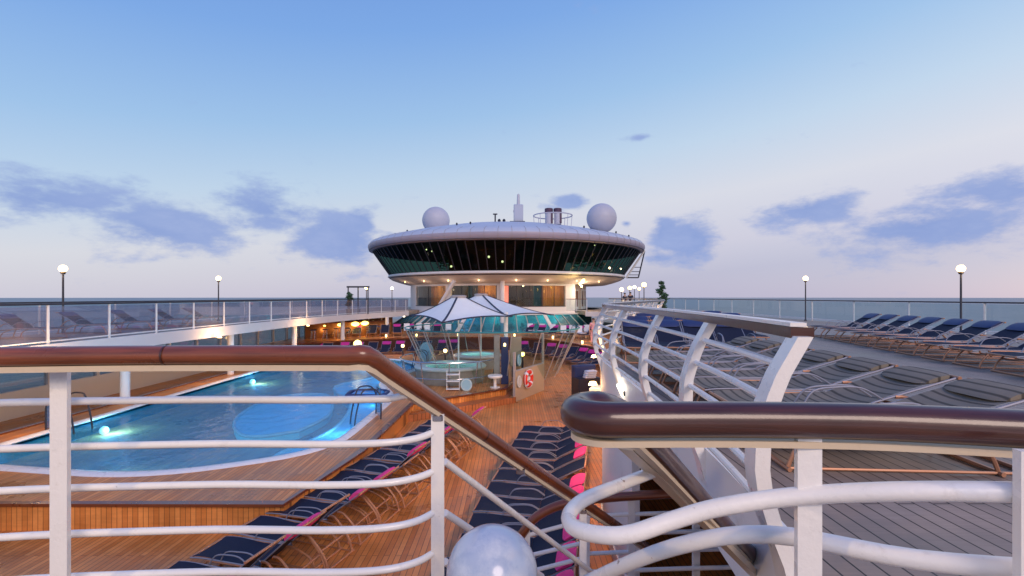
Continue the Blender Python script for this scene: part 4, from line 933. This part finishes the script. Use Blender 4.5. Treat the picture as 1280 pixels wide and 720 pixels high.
# small wall lamps seen through the bulging railing
c = at(792,407,11); t = thing('wall_lamp', 'small yellow lamp seen through the bulging railing', 'lamp', c); MB().sphere((0,0,0), .085, 12, 8).build('lamp_glass', 'lampy', t); MB().tube([(0,0,0),(.05,.0,2.702-c.z)], .018, 6).build('stem', 'rail', t)
light('wall_lamp_light', c-Vector((0,.2,0)), (1,.7,.25), 10, .1)
p_, n__ = edge_at(s_of_y(6.6)); c = Vector((p_.x-.10, p_.y, 2.72))
t = thing('tube_lamp', 'bright white tube lamp at the foot of the bulging railing', 'lamp', c)
MB().tube([(0,.1,.05),(.03,-.08,-.06)], .028, 10).build('tube', 'lampw', t); MB().bbox((.07,-.1,-.03), (.10,.08,.08), .02).build('bracket', 'dark', t)
light('tube_lamp_light', c+Vector((-.12,0,0)), (1,.85,.6), 3, .05)

# ------------------------------------------------------------------ foreground stair railings
knee = Vector((-.55,1.81,3.78)); u_ = Vector((1.33,2.09,-1.593))
def hr(t): return knee+u_*t
left_pts = [Vector((-3.6,1.15,3.78)), Vector((-2.6,1.62,3.78)), Vector((-1.6,1.79,3.78)), Vector((-.85,1.815,3.78))]
t = thing('stair_railing', 'long mahogany topped white railing running down the stair from the left', 'railing')
path = smooth(left_pts, 6)+[Vector((-.66,1.812,3.78))]+smooth([Vector((-.61,1.811,3.779)), hr(0)+Vector((0,0,.0)), hr(.035), hr(.07)], 3)+[hr(.2),hr(.5),hr(1.0),hr(1.5)]
MB().tube(path, .040, 16, flat=.92).build('handrail', 'wood', t)
MB().strip([p+Vector((0,0,-.047)) for p in path], .034, .022).build('support_bar', 'beige', t)
def wpost(p, z1, w_=.058, zb=2.45, par=t): return MB().box((p.x,p.y,(z1+zb)/2), (w_,.022,z1-zb), math.radians(10)).build('post', 'rail', par)
pp = hr(.163); wpost(pp, 3.475)
for x_ in (-1.75,-3.2): wpost(Vector((x_,1.86 if x_ > -2 else 1.46,0)), 3.74)
for k, (z, zj) in enumerate(((3.575,3.575),(3.375,3.38),(3.205,3.205),(3.02,3.02),(2.84,2.84))):
    yl = 600*(4-z)/((500,555.5,606.5,663,716)[k]-371)
    pts_ = [Vector((-3.5,yl-.55,z)), Vector((-2.4,yl-.12,z)), Vector((-1.4,yl,z)), Vector((-.8,yl,z)), Vector((-.55,yl+.02,z)), Vector((-.42,yl+.07,z+.004)), Vector((pp.x-.02,pp.y,zj+.012))]
    if k == 0: pts_[-2:] = [Vector((-.50,yl+.04,z)), hr(.085)+Vector((0,0,-.05))]
    MB().tube(smooth(pts_, 5), .0155, 10).build('horizontal_rail', 'rail', t)
for a, c, e in (((556,577,2.18),(720,700,3.3),1.25),((556,641,2.18),(622,684,2.6),2.2),((556,702,2.18),(600,733,2.5),2.0)):
    p, q = at(*a), at(*c); MB().tube([p, q, p+(q-p)*e], .0165, 10).build('sloping_rail', 'rail', t)
for f_ in (.80,): wpost(hr(f_), hr(f_).z-.06, .05, .3)
for f_ in (.30,.72): MB().tube([hr(f_)-u_*.0022, hr(f_)+u_*.0022], .0405, 16, flat=.92).build('joint_ring', 'wooddark', t)
MB().tube([(-1.3,1.806,3.78),(-1.306,1.805,3.78)], .0405, 16, flat=.92).build('joint_ring', 'wooddark', t)
for f_ in (.163,.45,.80): p = hr(f_); MB().bbox((p.x,p.y,p.z-.062), (.05,.035,.03), .006).build('bracket', 'steel', t)
# stair
t = thing('stair', 'narrow open stair descending from the landing to the pool deck', 'stair', (0,0,0))
ud = Vector((u_.x,u_.y,0)).normalized(); nd = Vector((ud.y,-ud.x,0)); st0 = Vector((-.13,1.55,0)); yaw = math.atan2(ud.y, ud.x)
for k in range(14):
    p = st0+ud*(.28*(k+.6)); z = 2.70-.18*(k+1)
    if z > .05: MB().box((p.x,p.y,z-.02), (.30,.74,.04), yaw).build('tread', 'teakedge', t)
for s_ in (-.39,.39):
    a = st0+nd*s_; b = a+ud*4.1; MB().strip([Vector((a.x,a.y,2.55)), Vector((b.x,b.y,.10))], .03, .22).build('stringer', 'white', t)
# right hand rail with its loop end
t = thing('looped_railing', 'thick dark varnished handrail bent into a loop over white tubing at the right', 'railing')
z_ = 3.722; cx_, cy_ = .218, 1.147; r_ = .062
near = [Vector((1.9,.62,z_)), Vector((1.35,.92,z_)), Vector((.9,1.05,z_)), Vector((.55,1.085,z_))]
loop = [Vector((cx_+r_*math.cos(a), cy_+r_*math.sin(a), z_)) for a in [(-PI/2-PI*k/14) for k in range(15)]]
far = [at(777,519,1.33), at(806,547,1.50), at(842,586,1.78), at(900,650,2.25), at(960,716,2.9)]
path = smooth(near+[loop[0]], 5)[:-1]+loop+smooth([loop[-1]]+far, 5)[1:]
MB().tube(path, .0405, 18, flat=1.0).build('handrail', 'wooddark', t)
MB().strip([p+Vector((0,0,-.052)) for p in path], .03, .014).build('support_bar', 'beige', t)
sp = [at(783,556,1.50), at(822,593,1.76), at(862,634,2.05), at(960,735,2.8)]
MB().strip(sp, .05, .03).build('sloping_bar', 'beige', t)
U = [at(822,588,1.78), at(775,606,1.6), at(735,622,1.45), at(716,636,1.36), at(711,650,1.28), at(722,662,1.2), at(755,669,1.14), at(790,667,1.12), at(842,650,1.12), at(900,634,1.11), at(1000,620,1.08), at(1150,614,1.0), at(1400,618,.9)]
MB().tube(smooth(U, 6), .0205, 14).build('lower_loop', 'rail', t)
V = [at(700,745,1.75), at(745,722,1.6), at(842,684,1.32), at(960,668,1.2), at(1150,700,1.05), at(1400,720,.9)]
MB().tube(smooth(V, 5), .0215, 14).build('lower_tube', 'rail', t)
for px_, Y_ in ((1010,1.08),(1290,.92)):
    p = at(px_, 530, Y_); MB().box((p.x,p.y,3.08), (.05,.02,1.25), math.radians(-10)).build('post', 'rail', t)
# lower guard rail at the foot of the stair
t = thing('lower_guard_rail', 'lower white guard rail with bent mahogany handrail at the stair foot', 'railing')
Y0 = 5.05
g = [at(606,760,Y0+.15), at(640,693,Y0+.05), at(655,664,Y0), at(672,645,Y0), at(705,630,Y0), at(760,622,Y0), at(842,617,Y0-.05), at(900,614,Y0-.1), at(1000,610,Y0-.3)]
MB().tube(smooth(g, 5), .048, 12).build('handrail', 'wood', t)
for px_, y0_, w_ in ((658,662,.075),(731,628,.10),(789,620,.07),(870,616,.07)):
    p = at(px_, y0_, Y0); MB().box((p.x,p.y,(p.z+.003)/2), (w_,.04,p.z-.003)).build('post', 'rail', t)
for a, c in (((660,669),(731,650)),((664,694),(731,678)),((668,713),(731,697)),((640,748),(731,722))): MB().tube([at(*a,Y0), at(*c,Y0)], .022, 8).build('rail', 'rail', t)
for y_ in (645,669,692,715): MB().tube([at(731,y_,Y0), at(842,y_-4,Y0), at(990,y_-8,Y0-.3)], .022, 8).build('rail', 'rail', t)
# weathered globe in the foreground
c = at(615,717,1.55)
t = thing('globe_light', 'large weathered white globe light in the foreground below the stair rail', 'lamp', (c.x,c.y,2.42))
MB().sphere((0,0,c.z-2.42), .147, 40, 26, sc=(1,1,1.0)).build('globe', 'globe', t); MB().lathe([(.085,0.0),(.085,.02),(.05,.04),(.05,c.z-2.42-.13)], n=20).build('stem', 'rail', t); MB().lathe([(.07,c.z-2.42-.145),(.09,c.z-2.42-.115)], n=20).build('collar', 'dark', t)

# ------------------------------------------------------------------ people
def person(x, y, z, rz, top, legs, lb, arm='down', h=1.7):
    o_ = bpy.data.objects
    def skinned(name, verts, edges, radii, m, parent, lev=2):
        me = bpy.data.meshes.new(name); me.from_pydata(verts, edges, []); me.update(); ob = o_.new(name, me); COL.objects.link(ob)
        sk = ob.modifiers.new('skin', 'SKIN'); sd = ob.modifiers.new('sub', 'SUBSURF'); sd.levels = lev; sd.render_levels = lev
        for v, r in zip(me.skin_vertices[0].data, radii): v.radius = (r, r) if not isinstance(r, tuple) else r
        me.skin_vertices[0].data[0].use_root = True
        dg = bpy.context.evaluated_depsgraph_get(); dg.update(); ev = ob.evaluated_get(dg); nm2 = bpy.data.meshes.new_from_object(ev)
        ob.modifiers.clear(); ob.data = nm2; nm2.name = name; nm2.materials.clear(); nm2.materials.append(M[m])
        nm2.polygons.foreach_set('use_smooth', [True]*len(nm2.polygons)); ob.parent = parent; return ob
    t = thing('person', lb, 'person', (x,y,z), rz, None); t.scale = (h/1.7,)*3
    V = [(0,0,.95),(0,0,1.10),(0,0,1.28),(0,0,1.42),(0,0,1.50),(0,-.01,1.58),(0,-.015,1.66)]
    Rr = [(.15,.11),(.125,.095),(.15,.105),(.12,.085),(.05,.05),(.075,.085),(.055,.065)]
    Ed = [(i,i+1) for i in range(6)]
    for s in (-1,1):
        b = len(V); hand = (s*.27,-.03,.80) if arm == 'down' else (s*.22,-.30,1.08); el = (s*.25,.02,1.10)
        V += [(s*.17,0,1.40),el,hand]; Rr += [.048,.038,.026]; Ed += [(3,b),(b,b+1),(b+1,b+2)]
        d = (Vector(hand)-Vector(el)).normalized(); pc = Vector(hand)+d*.07; side = Vector((0,1,0)) if arm == 'down' else Vector((1,0,0))
        V.append(tuple(pc)); Rr.append((.018,.034)); Ed.append((b+2,b+3))
        for k in range(4):
            f0 = pc+side*(-.027+.018*k); l_ = (.05,.06,.056,.045)[k]; q = len(V)
            V += [tuple(f0+d*.03), tuple(f0+d*(.03+l_)+Vector((0,-.012,0)))]; Rr += [.0085,.007]; Ed += [(b+3,q),(q,q+1)]
        q = len(V); th = Vector(hand)+d*.03-side*.035; V += [tuple(th), tuple(th+d*.045-side*.012)]; Rr += [.010,.008]; Ed += [(b+2,q),(q,q+1)]
        b = len(V); V += [(s*.09,0,.88),(s*.105,-.01,.50),(s*.11,.02,.10),(s*.115,-.10,.035)]; Rr += [.085,.055,.038,(.035,.03)]; Ed += [(0,b),(b,b+1),(b+1,b+2),(b+2,b+3)]
    skinned('body', V, Ed, Rr, 'skin', t)
    TV = [(0,0,.90),(0,0,1.10),(0,0,1.28),(0,0,1.42),(0,0,1.46),(-.18,0,1.39),(-.225,.01,1.22),(.18,0,1.39),(.225,.01,1.22)]
    skinned('shirt', TV, [(0,1),(1,2),(2,3),(3,4),(3,5),(5,6),(3,7),(7,8)], [(.175,.135),(.15,.12),(.175,.13),(.135,.105),(.065,.065),.066,.062,.066,.062], top, t)
    LV = [(0,0,.96),(-.09,0,.86),(-.105,-.01,.50),(-.11,.02,.14),(.09,0,.86),(.105,-.01,.50),(.11,.02,.14)]
    skinned('trousers', LV, [(0,1),(1,2),(2,3),(0,4),(4,5),(5,6)], [(.165,.13),.10,.075,.06,.10,.075,.06], legs, t)
    MB().sphere((0,.012,1.635), .098, 18, 12, sc=(.95,1.08,1.0), z0=-.1).build('hair', 'hair', t)
    b = MB(); b.sphere((0,-.092,1.595), .014, 8, 6, sc=(.8,1.2,1.3)); b.sphere((-.088,.0,1.60), .02, 8, 6, sc=(.4,.8,1.3)); b.sphere((.088,.0,1.60), .02, 8, 6, sc=(.4,.8,1.3)); b.build('face_features', 'skin', t)
    b = MB(); b.sphere((-.03,-.083,1.622), .009, 8, 6); b.sphere((.03,-.083,1.622), .009, 8, 6); b.build('eyes', 'hair', t)
    for s in (-1,1): MB().bbox((s*.115,-.055,.025), (.09,.25,.046), .02).build('shoe', 'sandal', t)
    return t
person(5.25,31.0,.9,.2,'pinkcloth','pinkcloth','person in pale pink clothes standing on the terrace at the right')
person(at(781,371,40.5).x,40.5,2.7,.5,'darkcloth','darkcloth','person in dark clothes left of a pair on the right upper deck',h=1.62)
person(at(788,371,42).x,42,2.7,-.4,'darkcloth','darkcloth','person in dark clothes right of a pair on the right upper deck','up')

# ------------------------------------------------------------------ deck flood lights (lamps under the upper deck edges)
for i, (x, y) in enumerate(((1.62,9.6),(2.4,14.0),(5.2,20.5),(7.2,26.0))):
    tag(MB().lathe([(.06,2.30),(.09,2.24),(0,2.22)], (x,y,0), 14).build('flood_lamp', 'lamp'), 'round warm downlight under the right deck edge, %s' % ('nearest','second','third','farthest')[i], 'lamp', 'downlights under the right deck edge')
    light('flood_light', (x-.25,y-.1,2.25), (1,.56,.20), (170,220,240,220)[i], .15)
for i, (x, y) in enumerate(((-12.3,12),(-12.3,20),(-12.0,28))):
    tag(MB().lathe([(.06,2.36),(.09,2.30),(0,2.28)], (x+.1,y,0), 14).build('flood_lamp', 'lamp'), 'round warm downlight under the left deck edge, %s' % ('nearest','second','farthest')[i], 'lamp', 'downlights under the left deck edge by the pool')
    light('flood_light', (x+.5,y,2.25), (1,.55,.22), 110, .15)
lamp_post(-4.9,-1.0,3.3,'added unseen globe lamp at the head of the stair landing','lamp',w_=420,grp='added fill lamp posts near the landing'); lamp_post(4.6,-1.2,3.4,'added unseen globe lamp on the right upper deck beside the landing','lamp',w_=420,grp='added fill lamp posts near the landing')  # both posts are added behind the camera as warm fill for the deck
